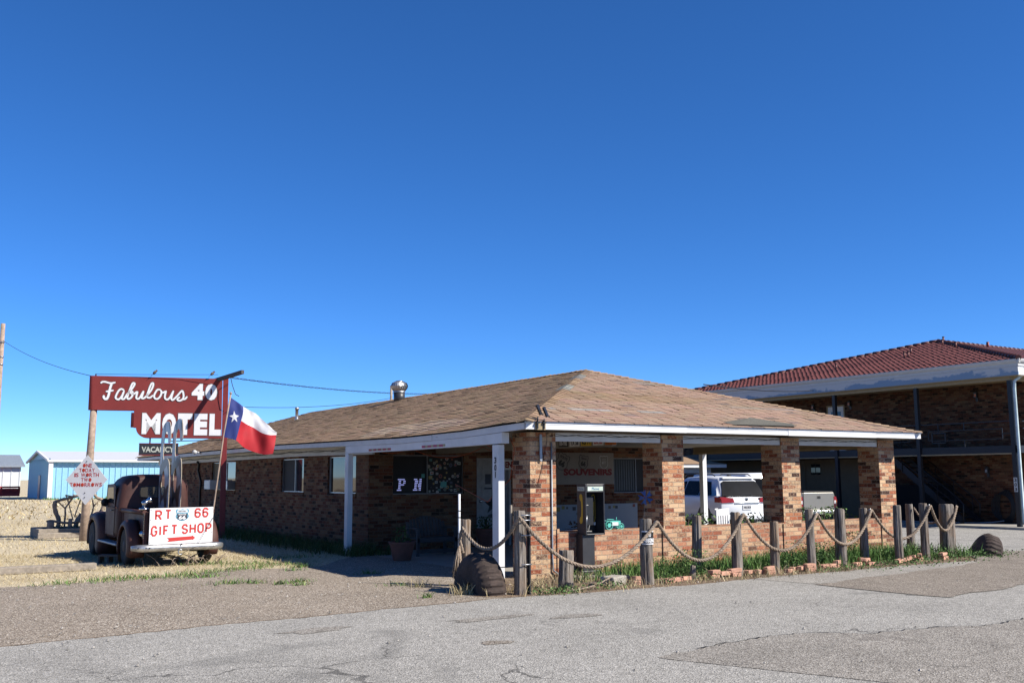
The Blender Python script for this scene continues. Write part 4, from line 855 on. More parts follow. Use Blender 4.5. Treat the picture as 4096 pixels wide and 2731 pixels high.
cloth('blue_field', 'flag_blue', 0, .335, 0, 1, 12, 22); cloth('white_stripe', 'flag_white', .335, 1, 0, .5, 30, 12); cloth('red_stripe', 'flag_red', .335, 1, .5, 1, 30, 12)
m = MB(); st = []
for k in range(10):
    r = .105 if k % 2 == 0 else .042; a = pi / 2 + 2 * pi * k / 10 + .25; st.append((.175 + r * cos(a) * 1.0, .5 - r * sin(a) * 1.55))
for off in (-.006, .012):
    c0 = fp(.175, .5, off); ring = [fp(u, v, off) for u, v in st]
    for k in range(10): m.poly([c0, ring[k], ring[(k + 1) % 10]] if off > 0 else [c0, ring[(k + 1) % 10], ring[k]])
m.build('star', 'flag_white', flag)

# ------------------------------------------------------------------ rope fence round the corner of the lot
POSTS = [('a', -1.38, -.27, .165, .995, 0, 'weathered fence post strapped to a white pole behind the half-buried tyre'),
 ('b', -1.31, -1.69, .165, 1.16, -.02, 'tall grey split fence post at the front corner with a green steel stake bolted on'),
 ('c', -.38, -1.49, .215, .56, 0, 'short sawn-off grey fence post in front of the phone booth'),
 ('d', .98, -1.72, .185, .985, 0, 'brown fence post carrying the black NO PARKING sign'),
 ('e', 2.72, -.98, .155, .965, 0, 'grey fence post standing back in the grass, right of the NO PARKING post'),
 ('f', 3.07, -1.54, .163, 1.03, 0, 'grey fence post holding the rope end left of the white chair back'),
 ('g', 3.9, -1.61, .148, .855, 0, 'lower grey fence post with the sagging rope across it, below the third brick pillar'),
 ('h', 4.84, -1.57, .14, 1.04, 0, 'grey fence post in front of the beige pickup, left of the thick streaked post'),
 ('i', 5.85, -1.4, .195, 1.005, 0, 'thick slant-topped fence post with an orange streak down its right side'),
 ('j', 6.86, -1.13, .148, 1.005, 0, 'grey fence post with a bent waist in front of the fourth brick pillar'),
 ('k', 7.13, -1.68, .15, 1.06, 0, 'grey fence post with the rope low across it just past the last brick pillar'),
 ('m', 9.79, -.04, .158, 1.0, 0, 'grey fence post standing behind the others beyond the last brick pillar'),
 ('l', 8.18, -1.49, .155, 1.075, .02, 'leaning grey fence post next to the thickest post, rope tied at its top'),
 ('n', 9.42, -1.15, .285, 1.03, .01, 'thickest fence post at the right end of the rope')]
def post_mesh(m, x, y, d, h, lean, seed, slant=0):
    r = random.Random(seed); n = 40; gr = [r.choice((0, 0, 0, -.05, -.09, -.03, .02)) * r.uniform(.4, 1.2) for _ in range(n)]; ph = [r.uniform(0, 6.28) for _ in range(6)]; zs = [-.12, .02, .2, .42, .65, .85, .985, 1.0]; secs = []
    for z in zs:
        P = []
        for k in range(n):
            a = 2 * pi * k / n; rr = d / 2 * (1.06 - .1 * z) * (1 + .05 * sin(3 * a + ph[0] + z) + .035 * sin(7 * a + ph[1]) + .03 * sin(11 * a + ph[2]) + .02 * sin(5 * z + ph[3]) + gr[k])
            if z == 1.0: rr *= .94
            P.append((x + rr * cos(a) + lean * z * .8 + .008 * sin(4 * z + ph[4]), y + rr * sin(a) - lean * z * .3, h * z + (slant * cos(a + 2.5) if z > .9 else 0) + (.006 * sin(4 * a + ph[5]) if z > .9 else 0)))
        secs.append(P)
    m.smooth = True; m.loft(secs, cap=False); m.smooth = False; b = len(m.v); m.v += secs[-1]; m.face(range(b, b + n))
pobj = {}
for k, (nm, x, y, d, h, ln, lab) in enumerate(POSTS):
    p = thing('fence_post', lab, 'post', (x, y, 0), 0, 'wooden posts of the rope fence'); m = MB(); post_mesh(m, x, y, d, h, ln, k + 3, .03 if nm == 'i' else .006); m.build('log', 'grey_wood', p); pobj[nm] = p
p = thing('fence_post_stub', 'low cut-off stub of a post at the brick edging in front of the bushes', 'post', (2.09, -1.53, 0)); m = MB(); post_mesh(m, 2.09, -1.53, .09, .205, 0, 31, .012); m.build('log', 'grey_wood', p)
# hardware on the posts
m = MB(); m.bx(-1.222, -1.207, -1.79, -1.745, 0, 1.12); m.bx(-1.235, -1.195, -1.75, -1.742, 0, 1.12); m.build('steel_stake', 'ink_black', pobj['b']).data.materials[0] = MATS['trim_dark']
m = MB()
for z in (1.1, 1.03, .82, .42): m.tube([(-1.36, -1.79, z), (-1.24, -1.8, z), (-1.17, -1.76, z)], .009, 6)
m.build('bolt', 'galv', pobj['b'])
m = MB(); m.bx(-1.43, -1.405, -1.63, -1.6, .85, 1.24); m.build('slat', 'timber', pobj['b'])
for nm, x, y, z in (('d', 1.08, -1.83, .92), ('f', 3.12, -1.65, .98), ('h', 4.9, -1.66, .95), ('j', 6.93, -1.23, .96), ('l', 8.22, -1.6, 1.02)):
    m = MB(); m.tube([(x - .03, y + .05, z - .03), (x - .02, y, z + .02), (x, y - .02, z + .035), (x + .02, y, z + .015), (x + .03, y + .05, z - .03)], .01, 6); m.build('shackle', 'galv', pobj[nm])
pole = thing('white_pole', 'thin white plastic pole strapped upright to the left fence post', 'pole', (-1.5, -.29, 0)); m = MB(); m.tube([(-1.49, -.27, 0), (-1.49, -.27, 1.38)], .019, 8); m.build('tube', 'white_paint', pole)
m = MB()
for z in (.24, .78, 1.02, 1.12): m.tube([(-1.49, -.27, z), (-1.49, -.27, z + .015)], .022, 8)
m.build('strap', 'wire_black', pole)
# NO PARKING plate
npk = thing('no_parking_sign', 'curved black plate reading NO PARKING nailed to a fence post', 'sign', (.98, -1.72, .6)); m, m1, m2 = MB(), MB(), MB()
vx = Vector((.98 + 9.165, -1.72 + 13.642)).normalized(); a0 = atan2(-vx.y, -vx.x)
def cyl(u, v, r): a = a0 + .12 + u / .1; return (.98 + r * cos(a), -1.72 + r * sin(a), v)
def patch(mm, u0, u1, v0, v1, r, n=10):
    mm.smooth = False
    for i in range(n):
        a, b = lerp(u0, u1, i / n), lerp(u0, u1, (i + 1) / n); mm.poly([cyl(a, v0, r), cyl(b, v0, r), cyl(b, v1, r), cyl(a, v1, r)])
patch(m, -.085, .12, .605, .81, .108); patch(m1, -.082, .12, .625, .79, .1092); m.build('plate', 'letter_white', npk); m1.build('field', 'ink_black', npk)
for t, u0, u1, v0, v1 in (('NO', .005, .055, .72, .78), ('PARKING', -.075, .13, .635, .7)):
    vs, fs = glyphs(t, .05); m2.add([cyl(u0 + x * (u1 - u0), v0 + y * (v1 - v0), .1102) for x, y in vs], fs)
m2.build('lettering', 'letter_white', npk)
# rope
def catpts(P, sag_n=14):
    out = []
    for (a, b, zl) in P:
        a, b = Vector(a), Vector(b); L = b - a
        ta = (a.z - zl) ** .5; tb = (b.z - zl) ** .5; t0 = ta / (ta + tb)
        for i in range(sag_n):
            t = i / sag_n; p = a + L * t; p.z = zl + (a.z - zl) * ((t - t0) / t0) ** 2 if t < t0 else zl + (b.z - zl) * ((t - t0) / (1 - t0)) ** 2; out.append(p)
    out.append(Vector(P[-1][1])); return out
def rope(m, pts, r=.026, pitch=.19, step=.02):
    P = [Vector(p) for p in pts]; D = [0]
    for a, b in zip(P, P[1:]): D.append(D[-1] + (b - a).length)
    n = int(D[-1] / step); Q = []; j = 0
    for i in range(n + 1):
        s_ = D[-1] * i / n
        while j < len(P) - 2 and D[j + 1] < s_: j += 1
        Q.append(P[j].lerp(P[j + 1], (s_ - D[j]) / max(1e-6, D[j + 1] - D[j])))
    for k in range(3):
        L = []
        for i, p in enumerate(Q):
            d = (Q[min(i + 1, n)] - Q[max(i - 1, 0)]).normalized(); U = d.cross(Vector((0, 0, 1))); U = (U if U.length > .1 else Vector((1, 0, 0))).normalized(); V = d.cross(U)
            a = 2 * pi * (i * step / pitch) + k * 2 * pi / 3; L.append(p + (U * cos(a) + V * sin(a)) * r * .5)
        m.tube(L, r * .62, 6)
RP = [((-1.52, -.42, .88), (-1.44, -1.86, 1.08), .60), ((-1.44, -1.86, 1.08), (1.08, -1.86, .94), .33), ((1.08, -1.86, .94), (3.12, -1.68, 1.0), .31), ((3.12, -1.68, 1.0), (4.9, -1.69, .965), .37), ((4.9, -1.69, .965), (6.93, -1.27, .975), .385), ((6.93, -1.27, .975), (8.23, -1.63, 1.035), .42), ((8.23, -1.63, 1.035), (9.58, -1.3, .985), .53)]
m = MB(); rope(m, [(-1.5, -.4, .5), (-1.56, -.4, .7)] + catpts(RP) + [(9.63, -1.22, .93), (9.64, -1.2, .82)])
tag(m.build('rope', 'rope'), 'thick twisted tan rope looping from post to post along the front of the bed', 'rope')
m = MB(); rope(m, catpts([((9.79, -.15, .93), (9.63, -1.02, .9), .62)]), .019); tag(m.build('rope', 'rope'), 'darker rope hanging between the rear fence post and the thickest post', 'rope')
m = MB()
for k in range(16): a = k * .7; m.tube([(-1.56, -.4, .62), (-1.6 + .05 * cos(a), -.42 + .05 * sin(a), .4), (-1.62 + .07 * cos(a), -.44 + .07 * sin(a), .2 + .06 * sin(k))], .012, 5)
tag(m.build('frayed_rope_end', 'rope'), 'frayed end of rope hanging in a tuft beside the left fence post', 'rope')

# half-buried tractor tyres
def tyre(name, lab, loc, R, wd, rot, lug=22, a0=-20, a1=200, rin=.17):
    t = thing(name, lab, 'tyre', loc, 0, 'old half tyres'); m = MB(); M3 = rot; n = 88; secs = []
    for i in range(n + 1):
        a = radians(lerp(a0, a1, i / n)); ph = (i * lug / n) % 1; e = .028 * (1 if ph < .5 else 0)
        P = []
        for x, r in ((-wd / 2 + .02, rin), (-wd / 2 - .02, R * .7), (-wd / 2 - .005, R * .9), (-wd / 2 + .03, R - .03 + e * .6), (-wd / 4, R + e), (0, R + .008 + e * .4), (wd / 4, R + e), (wd / 2 - .03, R - .03 + e * .6), (wd / 2 + .005, R * .9), (wd / 2 + .02, R * .7), (wd / 2 - .02, rin)):
            P.append(Vector(loc) + M3 @ Vector((x, r * cos(a), r * sin(a))))
        secs.append(P)
    m.smooth = True; m.loft(secs); o = m.build('casing', 'old_rubber', t)
    ms = o.modifiers.new('e', 'EDGE_SPLIT'); ms.split_angle = radians(32); return t
tyre('half_tyre', 'old dark tractor tyre half buried upright at the front left corner of the rope fence', (-1.62, -1.08, -.03), .56, .36, Matrix.Rotation(radians(-6), 3, 'Z'))
tyre('half_tyre', 'old brown tractor tyre half tipped over behind the thickest fence post', (10.3, -1.3, -.2), .62, .34, Matrix.Rotation(radians(-42), 3, 'Z') @ Matrix.Rotation(radians(24), 3, 'Y'))

# ------------------------------------------------------------------ phone booth
ph = thing('phone_booth', 'black pedestal phone booth with yellow handset picture before the low brick wall', 'phone booth', (1.14, -.1, 0))
m = MB(); m.bx(.83, 1.22, -.27, .0, 0, .1); m.build('plinth', 'trim_dark', ph, bevel=.01)
m = MB(); m.bx(.9, 1.15, -.2, -.02, .1, .68); m.build('pedestal', 'booth_grey', ph, bevel=.006)
m = MB(); x0, x1, y0, y1, z0, z1 = .935, 1.335, -.25, -.005, .67, 1.51; t = .022
m.bx(x0, x0 + t, y0, y1, z0, z1); m.bx(x1 - t, x1, y0, y1, z0, z1); m.bx(x0 + t, x1 - t, y1 - t, y1, z0, z1); m.bx(x0 + t, x1 - t, y0, y1 - t, z0, z0 + t); m.bx(x0 + t, x1 - t, y0, y1 - t, z1 - t, z1); m.bx(x0 + t, x1 - t, y0 + .003, y1 - t, 1.37, z1 - t)
hood_ = m.build('hood', 'booth_grey', ph, bevel=.008)
m = MB(); m.bx(x0 + t + .002, x1 - t - .002, y1 - t - .008, y1 - t - .002, z0 + t + .002, 1.365); m.build('back_panel', 'ink_black', ph)
m = MB(); m.bx(x0 + t, x0 + t + .15, y0 + .05, y1 - t - .01, z0 + t, z0 + t + .05); m.bx(x0 + .06, x0 + .24, y0 + .1, y1 - t - .01, .82, 1.3); m.bx(x0 + .02, x0 + .1, y0 + .04, y0 + .12, 1.0, 1.17); m.build('telephone', 'black_plastic', ph, bevel=.012)
m = MB(); m.tube([(x0 + .07, y0 + .06, 1.0), (x0 + .05, y0 + .05, .88), (x0 + .06, y0 + .06, .78), (x0 + .12, y0 + .09, .74), (x0 + .16, y0 + .11, .84)], .008, 6); m.build('cord', 'galv', ph)
FF = FX(y0); FL = FY(x0)
m = MB(); m.rect(FF, x0 + .045, x1 - .035, 1.395, 1.465, -.002, .004); m.build('sign_panel', 'phone_sign', hood_); m = MB(); m.rect(FL, .03, .225, 1.395, 1.465, 0, .004); hp = m.build('sign_panel', 'phone_sign', hood_)
m = MB(); m.text('Phone', FF, x0 + .13, x1 - .12, 1.41, 1.452, .006, .02); m.build('lettering', 'phone_blue', hood_); m = MB(); m.text('Phone', FL, .05, .2, 1.41, 1.452, .006, .02); m.build('lettering', 'phone_blue', hood_)
hs_ = smooth_loop([(0, .24), (.045, .235), (.065, .18), (.07, 0), (.065, -.18), (.045, -.235), (0, -.24), (-.015, -.2), (0, -.14), (.025, -.12), (.035, 0), (.025, .12), (0, .14), (-.015, .2)], 3)
m = MB(); m.prism([(.1 + x, 1.1 + y) for x, y in hs_], FL, 0, .004); m.build('handset_picture', 'yellow', hood_)
BK = FX(y1 - t - .008); m = MB(); m.stroke([(1.235 + x * .8, 1.1 + y * .92) for x, y in hs_], .008, BK, .006, True); m.build('handset_outline', 'yellow', hood_)
m = MB(); m.rect(BK, 1.26, 1.3, .82, .87, 0, .003); m.build('sticker', 'plate_white', hood_)
tag(MB().bx(.55, 1.6, -.52, -.02, -.1, .03).build('concrete_pad', 'concrete'), 'low concrete pad under the phone booth', 'pad')
# ------------------------------------------------------------------ things on the porch
led = thing('open_sign', 'unlit-looking LED sign with only the letters P and N lit in the dark porch window', 'sign', (.98, 6.94, 1.3))
m = MB()
GL = {'P': ['1111110', '0110011', '0110011', '0111110', '0110000', '0110000', '1111000'], 'N': ['1110011', '0111011', '0111011', '0110111', '0110111', '0110011', '1111011']}
em = bpy.data.materials.new('led_glow'); em.use_nodes = True; MATS['led_glow'] = em
bb = em.node_tree.nodes['Principled BSDF']; bb.inputs['Base Color'].default_value = (.3, .33, .8, 1); bb.inputs['Emission Color'].default_value = (.45, .5, 1, 1); bb.inputs['Emission Strength'].default_value = .3
for ch, x in (('P', 1.03), ('N', 1.44)):
    for r, row in enumerate(GL[ch]):
        for c, b in enumerate(row):
            if b == '1':
                u, v = x + c * .029 + (7 - r) * .004, 1.6 - r * .04
                m.rect(FW, u, u + .02, v - .026, v, -.071, -.064)
m.build('lit_letters', 'led_glow', led)
m = MB(); m.rect(FW, .96, 1.72, 1.31, 1.63, -.0715, -.0705); m.build('panel', 'ink_black', led)
# metal star on the door
st = thing('door_star', 'dark metal five-point star hanging on the white porch door', 'star', (3.55, 6.9, .95)); m = MB(); F = FX(6.93, (3.56, .97)); pts = []
for k in range(10): r = .24 if k % 2 == 0 else .095; a = pi / 2 + 2 * pi * k / 10; pts.append((r * cos(a), r * sin(a)))
for k in range(10): m.poly([F[0] + F[3] * .05, F[0] + F[1] * pts[k][0] + F[2] * pts[k][1], F[0] + F[1] * pts[(k + 1) % 10][0] + F[2] * pts[(k + 1) % 10][1]])
m.disc(F, 0, -.26, .13, 0, .02, 16, .05); m.tube([F[0] + F[2] * .24, F[0] + F[2] * .38], .005, 5); m.build('body', 'trim_dark', st)
# entrance board
en = thing('entrance_sign', 'white board with dark red letters EN beside the porch door behind the corner pillar', 'sign', (3.82, 6.84, 1.8)); F = FX(6.84)
MB().rect(F, 3.8, 4.7, 1.8, 2.04, 0, .015).build('board', 'white_worn', en); MB().text('ENTRANCE', F, 3.86, 4.66, 1.845, 2.0, .018, .05).build('lettering', 'dark_red', en)
# souvenirs banner
bn = thing('souvenirs_banner', 'pale cloth banner reading SOUVENIRS with three road shields on the porch back wall', 'banner', (5.38, 6.86, 1.43)); F = FX(6.865)
m = MB(); nu, nv = 24, 8; O, U, V, N = F
for d in (0, -.004):
    for i in range(nu + 1):
        for j in range(nv + 1): u, v = lerp(5.36, 7.23, i / nu), lerp(1.43, 2.23, j / nv); m.v.append(tuple(O + U * u + V * v + N * (.008 + d + .005 * sin(u * 5 + v * 3))))
for i in range(nu):
    for j in range(nv): a = i * (nv + 1) + j; m.face((a, a + nv + 1, a + nv + 2, a + 1)); b = a + (nu + 1) * (nv + 1); m.face((b, b + 1, b + nv + 2, b + nv + 1))
m.build('cloth', 'banner_cloth', bn); MB().text('SOUVENIRS', F, 5.61, 7.16, 1.655, 1.825, .017, .055).build('lettering', 'dark_red', bn)
for u, v, w_, h_, rot, tx, c in ((5.58, 2.0, .36, .42, -.45, 'ROUTE', 'ink_black'), (6.24, 1.99, .28, .34, -.15, 'TEXAS', 'ink_black'), (6.9, 1.99, .26, .33, 0, 'ROUTE', 'fascia_grey')):
    m = MB(); sh_ = [(u + x * w_ * cos(rot) - y * h_ * sin(rot), v + x * w_ * sin(rot) + y * h_ * cos(rot)) for x, y in SHIELD]; m.stroke(sh_, .011, F, .017, True); R_ = frame(O + U * u + V * v, U * cos(rot) + V * sin(rot), V * cos(rot) - U * sin(rot))
    if c == 'ink_black': m.text('66', R_, -w_ * .27, w_ * .27, -h_ * .3, h_ * .08, .0185, .05); m.text(tx, R_, -w_ * .32, w_ * .32, h_ * .18, h_ * .34, .0185, .03)
    else:
        for k in range(4): m.stroke([(u - .06, v + .07 - k * .035), (u + .06, v + .075 - k * .035)], .008, F, .0185)
        m.rect(F, u - .06, u - .02, v - .04, v, .012, .0185)
    m.build('shield', c, bn)
# long white notice panel under the banner
nb = thing('notice_board', 'long white panel dotted with stickers standing against the porch back wall', 'panel', (6.7, 6.8, .28)); F = FX(6.84)
MB().rect(F, 5.3, 7.98, .28, .93, -.03, 0).build('board', 'blackboard_white', nb)
r3 = random.Random(5)
for u, v, s_ in ((5.42, .82, .06), (5.58, .86, .045), (5.7, .85, .03), (5.92, .83, .05), (6.1, .83, .045), (6.02, .7, .03), (6.13, .58, .05), (7.05, .84, .04), (7.2, .85, .035), (7.28, .84, .04), (7.86, .87, .04)):
    m = MB(); m.col = r3.choice([(.1, .08, .05), (.2, .04, .03), (.25, .2, .05), (.02, .02, .03)]); m.rect(F, u - s_, u + s_, v - s_ * .9, v + s_ * .9, 0, .004); m.build('sticker', 'sticker', nb)
# licence plates on the beam
LP = FY(1.998)
for i, (bgc, tx, ink, lab) in enumerate((('ink_black', '100-YRS', 'plate_white', 'black licence plate reading 100-YRS, first at the left end of the porch beam'), ('plate_white', 'TX 58', 'ink', 'white and blue licence plate second from the left on the porch beam'), ('yellow', 'KS 71', 'ink_black', 'yellow licence plate in the middle of the porch beam row'), ('plate_white', 'OK 66', 'letter_red', 'white licence plate with red letters fourth along the porch beam'), ('amber', 'NM 64', 'dark_red', 'orange licence plate at the right end of the porch beam row'))):
    a = -1.98 + i * .36; o = thing('license_plate', lab, 'plate', (1.99, -a - .15, 2.2), 0, 'licence plates along the porch beam')
    MB().rect(LP, a, a + .31, 2.19, 2.34, .004, .008).build('plate', bgc, o); MB().text(tx, LP, a + .03, a + .28, 2.215, 2.3, .011, .04).build('lettering', ink, o)
# garden bench
bn = thing('garden_bench', 'grey slatted wooden garden bench with an arched back on the porch', 'bench', (1.07, 5.38, 0))
for x in (.62, 1.52):
    for y, h in ((5.13, .56), (5.6, .55)): MB().bx(x - .03, x + .03, y - .03, y + .03, 0, h).build('leg', 'bench_wood', bn)
    MB().bx(x - .04, x + .04, 5.1, 5.64, .56, .585).build('armrest', 'bench_wood', bn)
m = MB()
for k in range(5): m.bx(.6, 1.54, 5.12 + k * .1, 5.2 + k * .1, .355, .38)
m.bx(.6, 1.54, 5.1, 5.12, .29, .37); m.build('seat', 'bench_wood', bn)
MB().bx(.62, 1.52, 5.12, 5.16, .06, .14).build('stretcher', 'bench_wood', bn)
m = MB()
for k in range(12):
    x = .64 + k * .0785; m.loft([[(x - .028, y, z), (x + .028, y, z), (x + .028, y + .02, z), (x - .028, y + .02, z)] for y, z in ((5.56, .4), (5.66, .68 + .13 * sin(pi * (k + .5) / 12)))])
m.bx(.62, 1.52, 5.6, 5.62, .45, .5); m.build('backrest', 'bench_wood', bn)
# leafy helper
def leaves(m, n, fn, size, cols, up=.3, r=None):
    r = r or rnd
    for _ in range(n):
        c = Vector(fn()); d = Vector((r.gauss(0, 1), r.gauss(0, 1), r.gauss(0, 1) + up)).normalized(); e = d.cross(Vector((r.gauss(0, 1), r.gauss(0, 1), r.gauss(0, 1)))).normalized(); s_ = size * r.uniform(.6, 1.35)
        k = r.uniform(.65, 1.25); col = r.choice(cols); m.col = tuple(v * k for v in col); m.poly([c - e * s_ * .32, c + d * s_ * .9, c + e * s_ * .32, c - d * s_ * .4])
GREENS = [(.045, .085, .02), (.06, .11, .028), (.035, .07, .018), (.09, .13, .035)]
def potted(name, lab, loc, r, h, hp, cols, group=None, n=170, flowers=None, mat='terracotta'):
    t = thing(name, lab, 'plant pot', loc, 0, group); m = MB(); m.smooth = True; m.lathe([(r * .62, 0), (r * .66, .02), (r * .9, h * .8), (r, h * .92), (r * 1.04, h), (r * .95, h), (r * .86, h * .85)], loc, 20); m.build('pot', mat, t)
    m = MB(); x, y, z = loc; m.lathe([(r * .86, h * .86), (.001, h * .88)], loc, 16, cap=False); m.build('soil', 'soil', t)
    m = MB(); leaves(m, n, lambda: (x + rnd.gauss(0, r * .35), y + rnd.gauss(0, r * .35), h + rnd.random() ** 1.3 * hp), .055, cols); 
    if flowers: leaves(m, n // 2, lambda: (x + rnd.gauss(0, r * .4), y + rnd.gauss(0, r * .4), h + hp * rnd.uniform(.4, 1.05)), .04, flowers)
    m.build('foliage', 'leaf', t); m = MB()
    for k in range(5): m.tube([(x, y, h * .85), (x + rnd.gauss(0, .04), y + rnd.gauss(0, .04), h + hp * .7)], .006, 5)
    m.build('stem', 'trunk', t)
potted('flower_pot', 'ribbed terracotta pot with a thin green plant left of the garden bench', (-.06, 4.5, 0), .27, .37, .28, GREENS, 'terracotta pots on the porch', 110)
potted('flower_pot', 'terracotta pot with a bushy green plant at the foot of the white porch door', (2.92, 6.2, 0), .24, .46, .26, GREENS, 'terracotta pots on the porch', 160)
potted('flower_pot', 'dark pot of yellow and rust coloured flowers behind the low wall beside the pinwheel', (2.62, .62, .36), .14, .34, .32, GREENS, None, 120, [(.3, .16, .015), (.22, .07, .012), (.16, .05, .02)], 'trim_dark')
m = MB(); m.lathe([(.24, 0), (.3, .2), (.32, .22), (.26, .22)], (2.15, 1.5, .44), 18); o = thing('round_planter', 'wide grey bowl planter with dried mums behind the low wall', 'planter', (2.15, 1.5, .44)); m.build('bowl', 'steel_grey', o)
m = MB(); leaves(m, 140, lambda: (2.15 + rnd.gauss(0, .1), 1.5 + rnd.gauss(0, .1), .68 + rnd.random() * .12), .04, [(.1, .05, .02), (.06, .03, .015)]); m.build('foliage', 'leaf', o)
m = MB(); m.bx(1.85, 2.45, 1.25, 1.75, .0, .44); tag(m.build('plant_stand', 'bench_wood'), 'dark wooden box stand under the bowl planter on the porch', 'stand')
tag(MB().bx(2.46, 2.78, .46, .8, 0, .36).build('plant_stand', 'timber'), 'wooden box under the pot of rust coloured flowers', 'stand')
# pinwheel
pw = thing('pinwheel', 'shiny blue spotted pinwheel on a stick by the second brick pillar', 'pinwheel', (2.72, .36, .36)); m = MB(); c = Vector((2.74, .35, 1.25)); U, V, N = Vector((.85, -.5, 0)), Vector((0, 0, 1)), Vector((-.5, -.85, 0))
for k in range(5):
    a = k * pi / 2.5 + .3; d = U * cos(a) + V * sin(a); e = U * cos(a + .75) + V * sin(a + .75); m.poly([c + N * .02, c + d * .15, c + e * .09 + N * .03]); m.poly([c + N * .035, c + e * .15 + N * .035, c + d * .1 + N * .045])
m.build('blades', 'pinwheel_blue', pw); m = MB(); m.tube([(2.74, .37, 1.25), (2.7, .4, .4)], .007, 6); m.build('stick', 'timber', pw)
# toy tractor
tt = thing('tractor_ornament', 'small turquoise wire tractor ornament standing on the low brick wall', 'ornament', (1.78, .14, .722)); F = FX(.1, (1.62, .722))
for (u, r) in ((.08, .075), (.35, .05)):
    for dd in (.0, -.11):
        m = MB(); F2 = FX(.1 - dd, (1.62, .722)); O2, U2, V2, N2 = F2; ring = [O2 + U2 * (u + r * cos(a)) + V2 * (r + r * sin(a)) for a in [2 * pi * k / 18 for k in range(18)]]; m.tube(ring, .007, 5, closed=True)
        for k in range(6): a = k * pi / 3; m.tube([O2 + U2 * u + V2 * r, O2 + U2 * (u + r * cos(a)) + V2 * (r + r * sin(a))], .004, 4)
        m.disc(F2, u, r, r * .48, -.004, .004, 12); m.build('wheel', 'teal', tt)
m = MB(); m.bx(1.73, 1.96, .11, .2, .80, .87); m.tube([(1.68, .15, .8), (1.7, .15, .9), (1.84, .15, .89)], .006, 5); m.tube([(1.9, .15, .87), (1.9, .15, .93)], .007, 5); m.bx(1.7, 1.99, .14, .17, .765, .78); m.build('body', 'teal', tt)
m = MB(); m.bx(1.76, 1.9, .095, .108, .79, .85); m.build('label_tag', 'plate_white', tt)
# white chair back leaning behind the wall
ch = thing('chair_back', 'white slatted rocking chair back leaning behind the low wall beside the white post', 'chair', (4.8, .5, .5)); m = MB(); A, Bv, N = Vector((.985, 0, .06)), Vector((.1, .12, .99)).normalized(), Vector((0, -1, .12))
o_ = Vector((4.62, .5, .5)); m.obox(o_ + A * .18 + Bv * .43, A, Bv, N, .17, .065, .012)
for k in range(6): m.obox(o_ + A * (.03 + k * .06) + Bv * .18, A, Bv, N, .017 if 0 < k < 5 else .022, .2, .01)
m.obox(o_ + A * .01 + Bv * .5, A, Bv, N, .04, .015, .012); m.build('slats', 'white_paint', ch)
tag(MB().bx(3.4, 9.38, .38, .85, .1, .5).build('planter_trough', 'bench_wood'), 'long low planter trough behind the brick wall holding the green bushes', 'planter')
for i, (xa, xb, n, zt, lab) in enumerate(((3.5, 4.55, 460, .93, 'green bush left of the white chair back behind the low wall'), (5.0, 5.9, 380, .9, 'green bush between the white chair back and the third brick pillar'), (6.5, 7.6, 520, .98, 'low green bush right of the third brick pillar in front of the pickup'), (7.6, 8.5, 360, 1.0, 'green bush left of the fourth brick pillar'))):
    b = thing('shrub', lab, 'shrub', ((xa + xb) / 2, .6, .5), 0, 'bushes behind the low brick wall'); m = MB(); leaves(m, n, lambda: (rnd.uniform(xa, xb), .6 + rnd.gauss(0, .13), .52 + (zt - .52) * rnd.random() ** .8 * (.6 + .4 * sin((rnd.random()) * 3))), .05, [(.07, .15, .03), (.1, .2, .045), (.05, .11, .025), (.15, .24, .07)]); m.build('foliage', 'leaf', b)
    m = MB()
    for k in range(6): x = lerp(xa, xb, (k + .5) / 6); m.tube([(x, .6, .48), (x + jit(.06), .6 + jit(.08), zt - .1)], .006, 5)
    m.build('stem', 'trunk', b)
# orange string of cord under the porch roof
m = MB(); P = []
for (a, b, zl) in (((.35, 6.8, 2.25), (1.0, 6.2, 2.27), 2.17), ((1.0, 6.2, 2.27), (1.9, 4.6, 2.27), 2.05), ((1.9, 4.6, 2.27), (1.4, 2.9, 2.3), 2.17), ((1.4, 2.9, 2.3), (-.2, 1.2, 2.27), 2.16)): P += catpts([(a, b, zl)], 10)[:-1]
m.tube(P + [(-.22, .5, 2.25)], .008, 5); m.tube([(-.2, .3, 2.28), (-.12, .28, 2.1), (0, .6, 1.6), (.1, 1.5, 1.2), (.3, 3, 1.5)], .007, 5); tag(m.build('extension_cord', 'cord_orange'), 'orange extension cord strung in loops under the porch roof', 'cord')

# ------------------------------------------------------------------ left side : planter with branch fence, timbers, sheds, pole, wires
pb = thing('timber_planter', 'low planter box of grey timbers holding a rustic branch bench', 'planter', (-3.95, 17.8, 0))
for x0, x1, y0, y1, z0, z1 in ((-4.98, -2.7, 17.05, 17.2, .0, .26), (-4.98, -2.7, 18.5, 18.65, .0, .26), (-4.98, -4.83, 17.2, 18.5, 0, .26), (-2.85, -2.7, 17.2, 18.5, 0, .26)): MB().bx(x0, x1, y0, y1, z0, z1).build('timber', 'timber', pb, bevel=.012)
MB().bx(-4.83, -2.85, 17.2, 18.5, 0, .18).build('soil', 'soil', pb)
tag(MB().bx(-5.02, -3.82, 16.86, 17.03, 0, .16).build('landscape_timber', 'timber', bevel=.02), 'loose weathered timber lying in front of the planter box', 'timber')
tag(MB().bx(-10, -5.5, 5.9, 6.08, 0, .135).build('landscape_timber', 'timber', bevel=.02), 'long grey timber lying on the ground at the left edge near the old truck', 'timber')
bbn = thing('branch_bench', 'rustic bench of bent bare branches and log stumps in the timber planter', 'bench', (-3.9, 17.9, .15))
